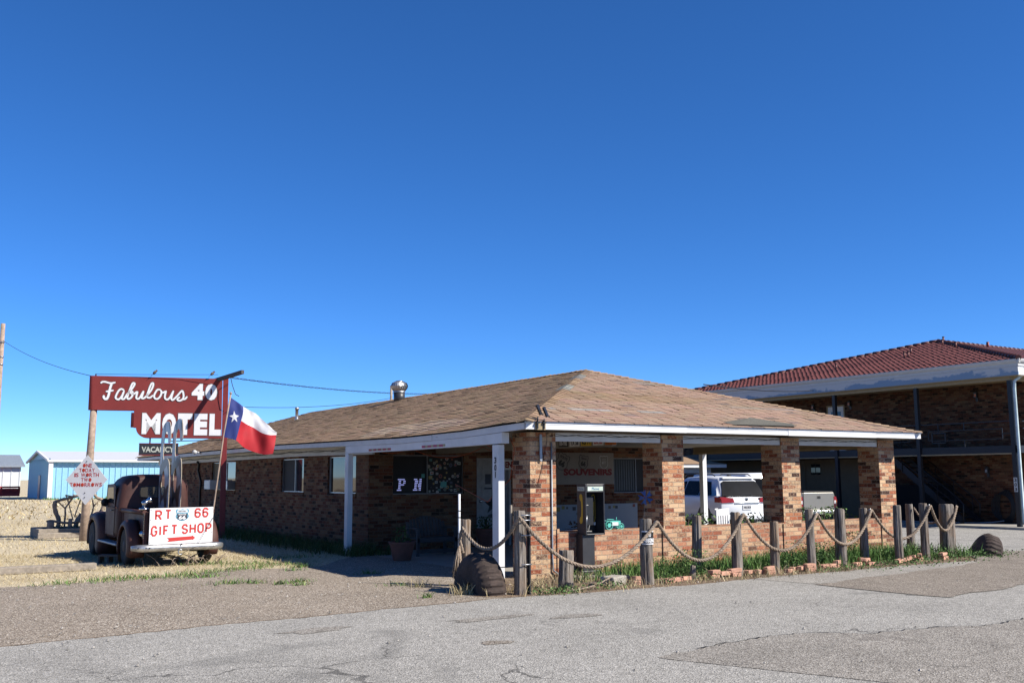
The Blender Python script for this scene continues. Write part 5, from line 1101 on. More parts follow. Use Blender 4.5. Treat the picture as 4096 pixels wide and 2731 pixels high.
BR = {'upright': [([(-4.36, 0.18), (-4.34, 0.47), (-4.42, 0.66), (-4.47, 0.84), (-4.46, 1.0)], .062), ([(-3.33, 0.18), (-3.33, 0.44), (-3.24, 0.59), (-3.14, 0.83), (-3.11, 0.97)], .055), ([(-3.85, 0.16), (-3.86, 0.38), (-3.73, 0.62)], .07)],
 'branch': [([(-4.18, 0.17), (-4.18, 0.44), (-4.17, 0.62), (-4.18, 0.79), (-4.12, 0.9), (-3.97, 1.13)], .026), ([(-4.18, 0.79), (-4.39, 1.0)], .018), ([(-3.95, 0.45), (-3.97, 0.51), (-4.03, 0.7), (-4.1, 0.96), (-4.18, 1.16)], .016), ([(-3.92, 0.55), (-3.83, 0.87), (-3.76, 1.1)], .017), ([(-3.58, 0.4), (-3.46, 0.62), (-3.42, 0.83), (-3.45, 1.01), (-3.47, 1.18)], .022), ([(-3.41, 0.84), (-3.25, 1.04)], .017), ([(-4.2, 1.17), (-3.99, 1.14), (-3.97, 1.2)], .02), ([(-4.3, .18), (-4.2, .42)], .014), ([(-3.95, .2), (-4.02, .42)], .014), ([(-3.78, .2), (-3.68, .45)], .016)],
 'arch': [([(-4.47, 0.98), (-4.28, 1.05), (-4.13, 1.08), (-3.93, 1.14), (-3.72, 1.19), (-3.57, 1.22), (-3.43, 1.2), (-3.33, 1.09), (-3.25, 1.06), (-3.08, 0.97)], .042)]}
for nm, L in BR.items():
    for pts, r in L: m = MB(); P = smooth_loop([(a, 17.95, b) for a, b in pts], 3, False); m.tube(P, [r * (1 + .12 * sin(k * 2.1)) for k in range(len(P))], 9); m.build(nm, 'branch', bbn)
m = MB(); P = smooth_loop([(a, 17.5 + .02 * i, b) for i, (a, b) in enumerate([(-4.72, .45), (-4.6, .47), (-4.42, .43), (-4.22, .4), (-3.99, .4), (-3.86, .44), (-3.73, .45), (-3.4, .46)])], 3, False); m.tube(P, .034, 8); m.build('rail', 'branch', bbn)
for x, z, r in ((-4.63, .45, .1), (-4.12, .52, .06), (-3.52, .46, .075)): m = MB(); m.tube([(x, 17.45, .12), (x + .01, 17.45, z)], [r, r * .9], 12); m.build('stump', 'branch', bbn)
m = MB(); leaves(m, 160, lambda: (rnd.uniform(-4.6, -3.2), rnd.uniform(17.4, 18.3), .2 + rnd.random() * .12), .05, GREENS); tag(m.build('ground_plants', 'leaf'), 'low dark green plants growing in the timber planter', 'plants', kind='stuff')
def ribbed(m, x0, x1, y, z0, z1, axis='x', step=.45):
    n = int((x1 - x0) / step)
    for i in range(n):
        a = x0 + (x1 - x0) * i / n; b = x0 + (x1 - x0) * (i + 1) / n; g = (b - a) * .12
        for p, q, o0, o1 in ((a, b - 2 * g, 0, 0), (b - 2 * g, b - g, 0, .06), (b - g, b, .06, 0)):
            P = [(p, y - o0, z0), (q, y - o1, z0), (q, y - o1, z1), (p, y - o0, z1)] if axis == 'x' else [(y - o0, p, z0), (y - o0, p, z1), (y - o1, q, z1), (y - o1, q, z0)]
            m.poly(P)
sb = thing('blue_shed', 'long sky blue metal shed with a white roof across the dry field', 'shed', (17, 80, 0))
m = MB(); ribbed(m, 3.5, 32, 74.3, -.2, 3.15); ribbed(m, 74.3, 86.2, 3.42, -.2, 3.3, 'y', .6); m.poly([(3.42, 74.3, 3.1), (3.42, 86.2, 3.1), (3.42, 80.2, 3.95)]); m.bx(3.6, 32, 74.5, 86, -.2, 3.0); m.build('wall', 'shed_blue', sb)
m = MB(); m.poly([(3.2, 73.9, 3.12), (32.2, 73.9, 3.12), (32.2, 80.2, 4.0), (3.2, 80.2, 4.0)]); m.poly([(3.2, 86.6, 3.12), (3.2, 80.2, 4.0), (32.2, 80.2, 4.0), (32.2, 86.6, 3.12)][::-1])
m.build('roof', 'shed_roof', sb)
m = MB(); m.bx(3.28, 3.6, 74.0, 74.25, -.2, 3.12); m.bx(3.18, 32.2, 73.84, 73.9, 3.0, 3.14); m.bar((3.2, 73.9, 3.1), (3.2, 80.2, 3.98), .16); m.bar((3.2, 80.2, 3.98), (3.2, 86.6, 3.1), .16); m.build('trim', 'letter_white', sb)
m = MB(); m.bx(3.3, 3.36, 78.6, 79.6, -.1, 1.95); m.build('door', 'steel_grey', sb)
ws = thing('white_shed', 'white metal shed with a grey roof left of the blue shed', 'shed', (-6, 93, 0))
m = MB(); ribbed(m, -18, 3.3, 91, -.2, 2.9, 'x', .7); m.bx(-18, 3.2, 91.2, 99, -.2, 2.8); m.build('wall', 'shed_white', ws)
m = MB(); m.poly([(-18.3, 90.6, 2.9), (3.6, 90.6, 2.9), (3.6, 95, 4.0), (-18.3, 95, 4.0)]); m.poly([(-18.3, 99.4, 2.9), (-18.3, 95, 4.0), (3.6, 95, 4.0), (3.6, 99.4, 2.9)][::-1])
m.bx(-18.3, 3.6, 90.55, 90.62, 2.76, 2.92); m.build('roof', 'grey_roof', ws)
tr = thing('flat_trailer', 'faded red steel trailer parked in front of the white shed', 'trailer', (-3, 88, 0))
m = MB(); m.bx(-9, 2.9, 87.6, 87.8, .1, .35); m.bx(-9, 2.9, 87.6, 87.8, .85, 1.0)
for k in range(9): m.bx(-8.9 + k * 1.46, -8.75 + k * 1.46, 87.62, 87.78, .35, .85)
m.bx(-9, 2.8, 87.85, 90, .2, .8); m.bar((-4.5, 87.7, .35), (-3.2, 87.7, .9), .08); m.build('frame', 'trailer_red', tr)
m = MB(); 
for x in (-6, -5): m.lathe([(.35, -.12), (.35, .12)], (x, 87.5, .3), 16, (0, 1, 0))
m.build('wheel', 'rubber', tr)
up = thing('utility_pole', 'bare brown wooden utility pole at the left edge', 'pole', (-4.86, 30.8, 0)); m = MB(); m.tube([(-4.86, 30.8, -.3), (-4.85, 30.8, 4), (-4.84, 30.8, 7.85)], [.12, .1, .082], 12); m.build('pole', 'pole_wood', up)
m = MB(); 
for z in (6.2, 6.5, 7.1): m.tube([(-4.9, 30.7, z), (-4.75, 30.72, z)], .03, 6)
m.build('insulator', 'galv', up)
def wire(pts, lab, r=.012): m = MB(); m.tube(pts, r, 5); tag(m.build('wire', 'wire_black'), lab, 'wire')
A, Bq = Vector((-4.8, 30.75, 7.15)), sp3(-.03, 4.42, -.05); wire([A.lerp(Bq, t) - Vector((0, 0, .16 * 4 * t * (1 - t))) for t in [i / 14 for i in range(15)]], 'black wire sloping from the utility pole to the left end of the red sign', .009)
def sagw2(a, b, s_): a, b = Vector(a), Vector(b); return [a.lerp(b, t) - Vector((0, 0, s_ * 4 * t * (1 - t))) for t in [i / 20 for i in range(21)]]
W1 = sagw2((-.72, 13.9, 4.42), (10.72, 23.4, 5.1), .12); m = MB()
for k in range(2):
    P = []
    for i in range(len(W1) - 1):
        for j in range(6): t = j / 6; ang = (i * 6 + j) * .9 + k * pi; P.append(W1[i].lerp(W1[i + 1], t) + Vector((0, .014 * cos(ang), .018 * sin(ang))))
    m.tube(P, .008, 4)
m.tube([(-.72, 13.9, 4.42), (-.68, 13.85, 4.2), (-.6, 13.8, 3.95), (-.5, 13.8, 3.9)], .01, 5)
tag(m.build('wire', 'wire_black'), 'twisted service cable running from the sign post over the roof', 'wire')
mast = Vector((7.55, 20.7, 4.62)); wire(sagw2((-.66, 14.0, 3.62), mast, .15), 'lower thin wire from the red post to a stake behind the roof ridge', .008)
m = MB(); m.tube([(7.55, 20.7, 3.0), (7.55, 20.7, 5.1)], .05, 8); tag(m.build('roof_mast', 'timber'), 'short pale timber mast rising behind the roof beside the turbine vent', 'mast')
# tree at far left
def tree(name, lab, x, y, h, w_, n, cols, seed, bare=.0):
    r = random.Random(seed); t = thing(name, lab, 'tree', (x, y, 0)); m = MB(); tips = []
    m.tube([(x, y, -.2), (x + .1, y, h * .25), (x - .1, y, h * .45)], [w_ * .07, w_ * .05, w_ * .035], 8)
    for k in range(14):
        a = k * 2.4; L = w_ * r.uniform(.3, .52); zt = h * r.uniform(.55, .97); p = Vector((x + L * cos(a), y + L * sin(a), zt)); m.tube([(x, y, h * .3), ((x * 2 + p.x) / 3, (y * 2 + p.y) / 3, (h * .4 + zt) / 2), p], [w_ * .025, w_ * .015, .01], 5); tips.append(p)
    m.build('trunk', 'trunk', t); m = MB()
    def q(): c = r.choice(tips); s_ = w_ * .13; return (c.x + r.gauss(0, s_), c.y + r.gauss(0, s_), min(h, c.z + r.gauss(0, s_ * .8)))
    leaves(m, n, q, .17, cols, r=r); m.build('crown', 'leaf', t)
tree('leafy_tree', 'thin pale green tree rising behind the white shed at the left edge', -6.3, 112, 8.2, 7.5, 2200, [(.09, .1, .05), (.12, .13, .06), (.07, .08, .045)], 4)
# ------------------------------------------------------------------ two-storey motel wing on the right
GZ = -.3
wing = thing('two_storey_wing', 'two-storey brick motel wing with red tile roof, black railings and a white eave band', 'building', (25.1, 6.5, GZ))
WX, PXf = 27.0, 25.1
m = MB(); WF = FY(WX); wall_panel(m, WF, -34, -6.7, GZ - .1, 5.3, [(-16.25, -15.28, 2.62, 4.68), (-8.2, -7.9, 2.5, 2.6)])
m.bx(WX, 44, 6.7, 6.75, GZ - .1, 5.3); m.bx(WX + .02, 44, 33.9, 34, GZ - .1, 5.3); m.build('wall', 'brick_far_shaded', wing)
m = MB(); 
for a, b in ((14.4, 16.62), (17.6, 33.9)): m.bx(WX - .06, WX - .005, a, b, GZ, 2.3)
m.bx(WX - .02, WX - .004, 16.62, 17.6, GZ, 2.3); m.build('wall_panel', 'beige_wall', wing)
m = MB(); m.bx(WX - .03, WX - .021, 16.76, 17.27, 1.64, 2.11); w_ = m.build('window', 'glass', wing); m = MB(); m.bx(WX - .036, WX - .0305, 17.0, 17.03, 1.64, 2.11); m.build('mullion', 'trim_dark', w_)
# upper door
m = MB(); m.bx(WX - .0, WX + .05, 15.34, 16.19, 2.62, 4.62); d_ = m.build('door', 'white_paint', wing)
m = MB(); m.bx(WX - .006, WX - .001, 15.5, 16.03, 3.5, 4.4); m.build('door_pane', 'glass', d_); m = MB(); m.bx(WX - .02, WX + .02, 15.28, 15.34, 2.62, 4.68); m.bx(WX - .02, WX + .02, 16.19, 16.25, 2.62, 4.68); m.bx(WX - .02, WX + .02, 15.34, 16.19, 4.62, 4.68); m.build('door_frame', 'cream', wing)
# walkway slab, balcony, posts
tag(MB().bx(24.4, 26.98, 5.9, 24, GZ - .2, GZ + .09).build('sidewalk', 'concrete'), kind='structure')
m = MB(); m.bx(PXf - .06, WX - .01, 6.4, 34, 2.44, 2.6); m.build('balcony_floor', 'cream', wing)
m = MB(); m.bx(PXf - .1, PXf - .065, 6.4, 34, 2.37, 2.625); m.bx(PXf - .1, 44, 6.36, 6.4, 2.37, 2.625); m.build('balcony_beam', 'black_metal', wing)
MB().bx(PXf - .12, PXf - .02, 6.43, 34, 2.32, 2.368).build('trim', 'cream', wing)
for y in (6.47, 10.27, 14.18, 18.1, 22.0, 26, 30): MB().bx(PXf - .17, PXf - .03, y - .07, y + .07, GZ + .09, 4.94).build('post', 'black_metal', wing)
m = MB(); NF = FY(PXf - .172)
m.rect(NF, -6.535, -6.405, 1.0, 1.5, 0, .006); num = m.build('number_plate', 'plate_white', wing); m = MB()
for i, c in enumerate('303'): m = MB(); m.text(c, NF, -6.515, -6.425, 1.35 - i * .16, 1.475 - i * .16, .009, .03); m.build('house_number', 'ink_black', num)
# railing : rails with a rectangle motif in each bay
m = MB(); X = PXf - .08
def rb(y0, z0, y1, z1, t=.014): m.bar((X, y0, z0), (X, y1, z1), t * 2)
for a, b in ((6.54, 10.2), (10.34, 14.11), (14.25, 18.03), (18.17, 21.9)):
    mid_ = (a + b) / 2; rb(a, 3.5, b, 3.5, .018)
    for z in (2.88, 3.24): rb(a + .35, z, b - .35, z)
    rb(a + .35, 2.88, a + .35, 3.24); rb(b - .35, 2.88, b - .35, 3.24); rb(a, 3.06, a + .35, 3.06); rb(b - .35, 3.06, b, 3.06)
    rb(mid_, 3.24, mid_, 3.5); rb(mid_, 2.62, mid_, 2.88)
    rb(b - 1.05, 2.8, b - .5, 2.8, .022); rb(b - 1.05, 3.17, b - .5, 3.17, .022); rb(b - 1.05, 2.8, b - 1.05, 3.17, .022); rb(b - .5, 2.8, b - .5, 3.17, .022); rb(b - .77, 3.17, b - .77, 3.5); rb(b - .77, 2.62, b - .77, 2.8)
for k in range(6): m.bar((X + .5 + k * 3, 6.42, 3.5), (X + 3.5 + k * 3, 6.42, 3.5), .03); m.bar((X + .5 + k * 3, 6.42, 2.88), (X + 3.2 + k * 3, 6.42, 2.88), .025); m.bar((X + .5 + k * 3, 6.42, 3.24), (X + 3.2 + k * 3, 6.42, 3.24), .025)
m.build('railing', 'black_metal', wing)
# outdoor stair
stair = MB()
for s_ in (25.55, 26.5): stair.bar((s_, 8.95, GZ + .15), (s_, 12.2, 2.5), .06, .24)
for k in range(13): stair.bx(25.58, 26.47, 9.1 + k * .24, 9.36 + k * .24, GZ + .28 + k * .19, GZ + .32 + k * .19)
so = stair.build('staircase', 'black_metal', wing)
m = MB()
for s_ in (25.5, 26.55):
    for dz in (0, .42): m.tube([(s_, 8.95, GZ + .1), (s_, 8.9, .5 + dz * .0), (s_, 9.1, .42 + .32 * (dz > 0)), (s_, 12.4, 2.85 + .35 * (dz > 0))], .022, 6)
    for k in range(5): m.tube([(s_, 9.2 + k * .75, GZ + .35 + k * .56), (s_, 9.2 + k * .75, .8 + k * .55)], .014, 5)
m.build('handrail', 'black_metal', so)
m = MB(); m.bx(26.3, 26.9, 10.2, 12.8, GZ + .09, 1.2); m.build('stair_shadow_block', 'dark_hole', so)  # black block stands in for the shade under the stair
# lanterns, hose
for y, z in ((8.75, 1.72), (9.0, 4.62), (14.95, 4.66), (16.95, 4.64)):
    m = MB(); m.bx(WX - .14, WX - .03, y - .06, y + .06, z - .06, z + .12); m.lathe([(.1, .12), (.02, .2)], (WX - .085, y, z), 8); m.bx(WX - .03, WX, y - .05, y + .05, z - .2, z + .12); l_ = m.build('lantern', 'trim_dark', wing); m = MB(); m.bx(WX - .144, WX - .141, y - .04, y + .04, z - .03, z + .08); m.build('lantern_glass', 'amber' if z > 2 else 'steel_grey', l_)
m = MB(); r4 = random.Random(2)
for k in range(6): P = [(WX - .08 - .02 * k, 8.05 + (.3 + .02 * k) * cos(a) + .03 * k, .4 + (.62 - .03 * k) * sin(a)) for a in [2 * pi * i / 30 for i in range(30)]]; m.tube(P, .022, 5, closed=True)
tag(m.build('garden_hose', 'wire_black'), 'coiled black garden hose hanging on the wall of the two-storey wing', 'hose')
m = MB(); m.tube(smooth_loop([(26.6, 8.0, GZ + .2), (26.2, 8.6, GZ + .12), (25.6, 10, GZ + .11), (25.2, 12, GZ + .11)], 6, False), .02, 5); tag(m.build('garden_hose', 'steel_grey'), 'pale hose lying along the walkway below the coiled hose', 'hose')
# eave band, fascia, soffit, gutter
EX, EY = 24.8, 6.0
m = MB(); m.bx(EX, 44, EY + .02, 24, 5.06, 5.10); m.build('soffit', 'cream', wing)
m = MB(); m.bx(PXf - .17, PXf + .03, 6.4, 22.9, 4.94, 5.06); m.bx(PXf + .03, 44, 6.4, 6.6, 4.94, 5.06); m.build('beam', 'cream', wing)
m = MB(); m.bx(EX - .02, EX + .02, EY, 24, 5.09, 5.4); m.build('fascia', 'peeled_fascia' if 'peeled_fascia' in MATS else 'peeled_blue', wing)
m = MB(); m.bx(EX + .02, 44, EY, EY + .04, 5.09, 5.4); m.build('fascia', 'white_paint', wing)
m = MB(); m.bx(EX - .04, EX + .02, EY - .03, 24, 5.404, 5.5); m.bx(EX + .02, 44, EY - .03, EY + .03, 5.404, 5.5); m.build('trim', 'fascia_grey', wing)
m = MB(); m.loft([[(EX - .04, y, 5.5), (EX - .1, y, 5.55), (EX - .13, y, 5.62), (EX - .13, y, 5.65), (EX - .02, y, 5.65), (EX - .02, y, 5.5)] for y in (EY - .1, 24)]); m.loft([[(x, EY - .04, 5.5), (x, EY - .1, 5.55), (x, EY - .13, 5.62), (x, EY - .13, 5.65), (x, EY - .02, 5.65), (x, EY - .02, 5.5)] for x in (EX - .12, 44)]); m.build('gutter', 'fascia_grey', wing)
m = MB(); m.tube([(25.25, 5.95, 5.5), (25.25, 6.0, 5.2), (25.1, 6.2, 5.0), (25.02, 6.3, 4.9), (25.02, 6.32, 4.6), (25.02, 6.32, GZ + .25), (24.95, 6.2, GZ + .12)], .055, 8); m.build('downspout', 'downspout', wing)
# tiled hip roof
AX, AY, AZ, EZ2 = 33.7, 15.0, 7.9, 5.63
m = MB(); m.m = 0; m.smooth = False
def tile_slope(fn, L0, L1, tmax=1, rows=34, tw=.24):
    for i in range(rows):
        t0, t1 = i / rows, (i + 1.08) / rows; a0, b0 = L0(t0), L1(t0); n = max(1, int((b0 - a0) / tw)) * 4
        prev = None
        for j in range(n + 1):
            u = lerp(a0, b0, j / n); ph = (u / tw) % 1; hz = .03 * sin(pi * ph) ** 1.0 if ph < .62 else -.008
            lo_, hi_ = L0(min(1, t1)), L1(min(1, t1)); uu = max(lo_, min(hi_, u))
            cur = (fn(u, t0) + Vector((0, 0, hz + .035)), fn(uu, min(1, t1)) + Vector((0, 0, hz + .0)), fn(u, t0))
            if prev:
                k = 1 + jit(.1) if j % 4 == 1 else k; m.col = (.145 * k, .04 * k, .032 * k); m.poly([prev[0], cur[0], cur[1], prev[1]]); m.col = (.04, .012, .01); m.poly([prev[2], cur[2], cur[0], prev[0]])
            prev = cur
tile_slope(lambda u, t: Vector((lerp(EX - .08, AX, t), -u, lerp(EZ2, AZ, t))), lambda t: -lerp(24.0, AY, t), lambda t: -lerp(EY - .08, AY, t))
tile_slope(lambda u, t: Vector((u, lerp(EY - .08, AY, t), lerp(EZ2, AZ, t))), lambda t: lerp(EX - .08, AX, t), lambda t: 44)
m.col = (.2, .06, .04); m.poly([(EX, 24, EZ2), (44, 24, EZ2), (44, AY, AZ), (AX, AY, AZ)][::-1])
r_o = m.build('roof', 'roof_tile', wing)
m = MB()
def ridge(p, q, n, r=.1):
    p, q = Vector(p), Vector(q)
    for i in range(n):
        k = 1 + jit(.12); m.col = (.12 * k, .034 * k, .027 * k); m.tube([p.lerp(q, i / n) + Vector((0, 0, .05)), p.lerp(q, (i + 1.1) / n) + Vector((0, 0, .03))], [r, r * .85], 8)
ridge((EX - .1, EY - .1, EZ2), (AX, AY, AZ), 34); ridge((EX, 24, EZ2), (AX, AY, AZ), 34); ridge((AX, AY, AZ), (44, AY, AZ), 26); m.build('ridge_cap', 'roof_tile', r_o)
for t, y in ((.45, 13.2), (.45, 13.4), (.30, 16.0), (.62, 11.9), (.60, 14.0), (.80, 13.6), (.93, 14.3)):
    x = lerp(EX, AX, t); z = lerp(EZ2, AZ, t); m = MB(); m.col = (.2, .07, .06); m.tube([(x, y, z), (x, y, z + .25)], .045, 8); m.col = (.06, .022, .022); m.tube([(x, y, z + .25), (x, y, z + .29)], .055, 8); m.build('vent_pipe', 'roof_tile', r_o)
m = MB(); m.tube([(36.5, 14.2, 7.6), (36.5, 14.2, 8.0)], .07, 8); m.col = (.2, .07, .06); m.build('vent_pipe', 'post_red', r_o)
# service cable and clamp at the eave
m = MB(); m.tube(sagw2((9.2, 5.5, 4.0), (EX - .1, 15.0, 5.2), .1), .016, 5)
tag(m.build('wire', 'wire_black'), 'dark cable from the shingle roof to the eave of the two-storey wing', 'wire')

# ------------------------------------------------------------------ small brick outbuilding far behind the porch
ob = thing('outbuilding', 'small brick outbuilding with brown hip roof seen far behind the white porch post', 'building', (21, 24, -.3))
MB().bx(12, 23.0, 19.7, 27, -.4, 1.75).build('wall', 'brick_far_shaded', ob)
m = MB(); m.bx(11.5, 23.6, 19.2, 19.25, 1.98, 2.13); m.bx(23.55, 23.6, 19.25, 27.5, 1.98, 2.13); m.build('fascia', 'white_paint', ob)
MB().bx(12, 23.0, 19.6, 19.65, 1.74, 1.97).build('frieze', 'white_worn', ob)
m = MB(); m.col = (.34, .23, .15); m.poly([(11.5, 19.15, 2.13), (23.65, 19.15, 2.13), (20, 23.3, 3.1), (14, 23.3, 3.1)]); m.poly([(23.65, 19.15, 2.13), (23.65, 27.5, 2.13), (20, 23.3, 3.1)]); m.poly([(23.65, 27.5, 2.13), (11.5, 27.5, 2.13), (14, 23.3, 3.1), (20, 23.3, 3.1)]); m.build('roof', 'shingle', ob)

# ------------------------------------------------------------------ vehicles parked behind the porch (local: x right, y forward, z up)
def vsec(y, hw, zb, zt, tum=.0, r=.12, zbelt=None):
    zb2 = zbelt or (zb + zt) / 2
    L = [(-hw + .06, zb), (-hw, zb + .1), (-hw, zb2), (-hw + tum, zt - r), (-hw + tum + r * .3, zt - r * .3), (-hw + tum + r, zt), (-hw * .3, zt + .02)]
    return [(x, y, z) for x, z in L + [(-a, b) for a, b in L[::-1]]]
def wheels(t, ys, hw, r):
    for y in ys:
        for s_ in (-1, 1):
            m = MB(); m.smooth = True; m.lathe([(r * .62, -.1), (r * .92, -.11), (r, -.06), (r, .06), (r * .92, .11), (r * .62, .1)], (s_ * (hw - .12), y, r), 22, (s_, 0, 0)); wv = m.build('wheel', 'rubber', t, local=True)
            h = MB(); h.smooth = True; h.lathe([(r * .62, .07), (r * .5, .1), (.04, .09), (.001, .1)], (s_ * (hw - .12), y, r), 16, (s_, 0, 0)); h.build('rim', 'alu', wv, local=True)
suv = thing('white_suv', 'white sport utility vehicle seen from behind between the second and third brick pillars', 'car', (14.74, 9.48, -.17), radians(-12))
HW = .98
m = MB(); m.smooth = True
m.loft([vsec(.0, .93, .42, .98, .0, .06), vsec(.03, .96, .40, 1.0, 0, .06), vsec(.22, .975, .36, 1.12, 0, .05), vsec(1.5, .985, .34, 1.14, 0, .04), vsec(3.4, .985, .34, 1.13, 0, .05), vsec(4.3, .96, .38, 1.0, .02, .12), vsec(4.8, .85, .42, .85, .04, .15)])
body = m.build('body', 'car_white', suv, local=True)
m = MB(); m.smooth = True
m.loft([vsec(.18, .9, 1.05, 1.1, .08, .03), vsec(.30, .93, 1.05, 1.36, .14, .1, 1.1), vsec(.5, .94, 1.05, 1.66, .21, .12, 1.12), vsec(.62, .94, 1.05, 1.73, .23, .12, 1.12), vsec(1.8, .95, 1.05, 1.78, .24, .13, 1.12), vsec(2.6, .95, 1.05, 1.74, .24, .13, 1.12), vsec(3.5, .94, 1.05, 1.16, .1, .06, 1.1)])
m.build('cabin', 'car_white', suv, local=True)
RW = lambda y0, z0, y1, z1: frame((0, y0, z0), (1, 0, 0), (0, y1 - y0, z1 - z0))
F = RW(.19, 1.1, .5, 1.64); Lr = sqrt(.31 ** 2 + .54 ** 2)
m = MB(); m.prism([(-.80, .03), (.80, .03), (.66, Lr - .09), (.58, Lr - .05), (-.58, Lr - .05), (-.66, Lr - .09)], F, .0, .05); m.build('rear_window', 'car_glass', suv, local=True)
m = MB(); m.bar((-.1, .17, 1.17), (.3, .16, 1.19), .02); m.build('wiper', 'trim_dark', suv, local=True)
m = MB(); m.bx(-.6, .6, .42, .62, 1.69, 1.735); m.build('spoiler', 'car_white', suv, local=True, bevel=.015)
for s_ in (-1, 1):
    m = MB(); m.smooth = False; Fs = frame((s_ * 1.43, 0, 0), (0, 1, 0), (s_ * -.4, 0, .917), (s_ * .917, 0, .4)); m.prism([(.62, 1.29), (1.35, 1.27), (1.35, 1.76), (.9, 1.74)], Fs, -.03, .014); m.prism([(1.42, 1.27), (2.35, 1.27), (2.3, 1.77), (1.42, 1.76)], Fs, -.03, .014); m.prism([(2.42, 1.27), (3.1, 1.27), (2.7, 1.72), (2.42, 1.76)], Fs, -.03, .014); m.build('side_window', 'car_glass', suv, local=True)
    m = MB(); m.tube([(s_ * .68, .75, 1.78), (s_ * .68, .9, 1.84), (s_ * .68, 2.5, 1.84), (s_ * .68, 2.65, 1.77)], .018, 6); m.build('roof_rail', 'trim_dark', suv, local=True)
    m = MB(); m.prism([(s_ * .46, .95), (s_ * .94, .93), (s_ * .965, 1.08), (s_ * .9, 1.12), (s_ * .52, 1.08)], FX(-.0), -.1, .012); m.bx(*sorted((s_ * .9, s_ * .985)), .01, .34, .95, 1.11); m.build('tail_light', 'tail_red', suv, local=True)
    m = MB(); m.bx(*sorted((s_ * .5, s_ * .93)), -.018, -.008, .918, .93); m.build('light_trim', 'chrome', suv, local=True)
m = MB(); m.bx(-.46, .46, -.022, .02, .9, .935); m.build('chrome_strip', 'chrome', suv, local=True)
m = MB(); F = FX(-.004, (0, 0)); m.disc(F, 0, 1.03, .055, -.02, .008, 18); em_ = m.build('emblem', 'chrome', suv, local=True); m = MB(); m.stroke([(-.035, 1.065), (-.012, 1.02), (0, 1.045), (.012, 1.02), (.035, 1.065)], .012, F, .014); m.stroke([(-.04, 1.03), (-.018, .985), (0, 1.02), (.018, .985), (.04, 1.03)], .012, F, .014); m.build('emblem_mark', 'trim_dark', em_, local=True)
m = MB(); m.bx(-.16, .16, -.02, .0, .71, .86); lp = m.build('license_plate', 'plate_white', suv, local=True); MB().text('XRK-8528', FX(-.02), -.14, .14, .75, .82, .003, .04).build('plate_number', 'ink', lp, local=True)
m = MB(); m.bx(-.93, .93, -.06, .1, .40, .56); m.build('bumper', 'car_white', suv, local=True, bevel=.03)
m = MB(); m.bx(-.9, .9, -.03, .2, .26, .40); m.bx(.25, .8, -.05, .1, .27, .33); m.build('lower_bumper', 'trim_dark', suv, local=True, bevel=.02)
m = MB(); m.bx(-.04, .04, .9, 1.05, 1.78, 1.84); m.build('antenna', 'trim_dark', suv, local=True)
for s_ in (-1, 1): m = MB(); m.disc(frame((s_ * .988, 0, 0), (0, 1, 0), (0, 0, 1), (s_, 0, 0)), .98, .42, .43, -.02, .004, 24); m.build('wheel_arch', 'trim_dark', suv, local=True)
wheels(suv, (.98, 3.9), 1.0, .38)
van = thing('white_van', 'white van parked beyond the white sport utility vehicle, only its rear corner showing', 'van', (18.6, 12.2, -.28), radians(-12))
m = MB(); m.smooth = True; m.loft([vsec(0, .95, .45, 1.92, .1, .12), vsec(.1, .98, .42, 1.98, .1, .12), vsec(3.6, .98, .42, 1.98, .1, .12), vsec(4.4, .95, .42, 1.3, .1, .1), vsec(5.2, .9, .45, 1.1, .1, .1)]); m.build('body', 'car_white', van, local=True)
for s_ in (-1, 1): m = MB(); m.prism([(s_ * .06, 1.2), (s_ * .82, 1.2), (s_ * .78, 1.78), (s_ * .06, 1.8)], FX(-.0), -.06, .012); m.build('rear_window', 'car_glass', van, local=True)
m = MB(); m.bx(-.95, .95, -.06, .1, .42, .62); m.build('bumper', 'trim_dark', van, local=True, bevel=.02)
for s_ in (-1, 1):
    m = MB(); m.bx(*sorted((s_ * .84, s_ * .93)), -.012, .1, .95, 1.3); m.build('tail_light', 'tail_red', van, local=True)
    m = MB(); m.prism([(.3, 1.2), (1.5, 1.2), (1.5, 1.78), (.3, 1.78)], frame((s_ * .94, 0, 0), (0, 1, 0), (0, 0, 1), (s_, 0, 0)), -.02, .03); m.build('side_window', 'car_glass', van, local=True)
wheels(van, (.9, 3.9), .98, .36)
pk = thing('beige_pickup', 'beige pickup truck seen from behind between the third and fourth brick pillars', 'truck', (20.3, 11.3, -.28), radians(-12)); pk.scale = (.9, .95, 1.0)
m = MB()
m.loft([[(-.83, 0, .62), (-.83, 0, 1.1), (-.78, 0, 1.26), (.78, 0, 1.26), (.83, 0, 1.1), (.83, 0, .62)], [(-.97, .25, .5), (-.97, .25, 1.05), (-.88, .25, 1.3), (.88, .25, 1.3), (.97, .25, 1.05), (.97, .25, .5)], [(-.97, 2.2, .5), (-.97, 2.2, 1.05), (-.88, 2.2, 1.3), (.88, 2.2, 1.3), (.97, 2.2, 1.05), (.97, 2.2, .5)]]); m.build('cargo_bed', 'car_beige', pk, local=True, bevel=.02)
m = MB(); m.bx(-.74, .74, -.035, .0, .66, 1.27); tg = m.build('tailgate', 'car_beige', pk, local=True, bevel=.02)
m = MB(); m.bx(-.12, .12, -.04, -.034, 1.04, 1.16); m.build('handle_recess', 'car_beige', tg, local=True); m = MB(); m.bx(-.08, .08, -.044, -.04, 1.05, 1.14); m.build('handle', 'ink_black', tg, local=True)
m = MB(); m.text('SILVERADO', FX(-.035), -.68, -.3, .70, .735, .002, .02); m.text('CHEVROLET', FX(-.035), .34, .7, .70, .735, .002, .02); m.build('lettering', 'trim_dark', tg, local=True)
m = MB(); m.bx(-.72, .72, -.02, 2.1, 1.275, 1.315); m.build('bed_cover', 'ink_black', pk, local=True, bevel=.015)
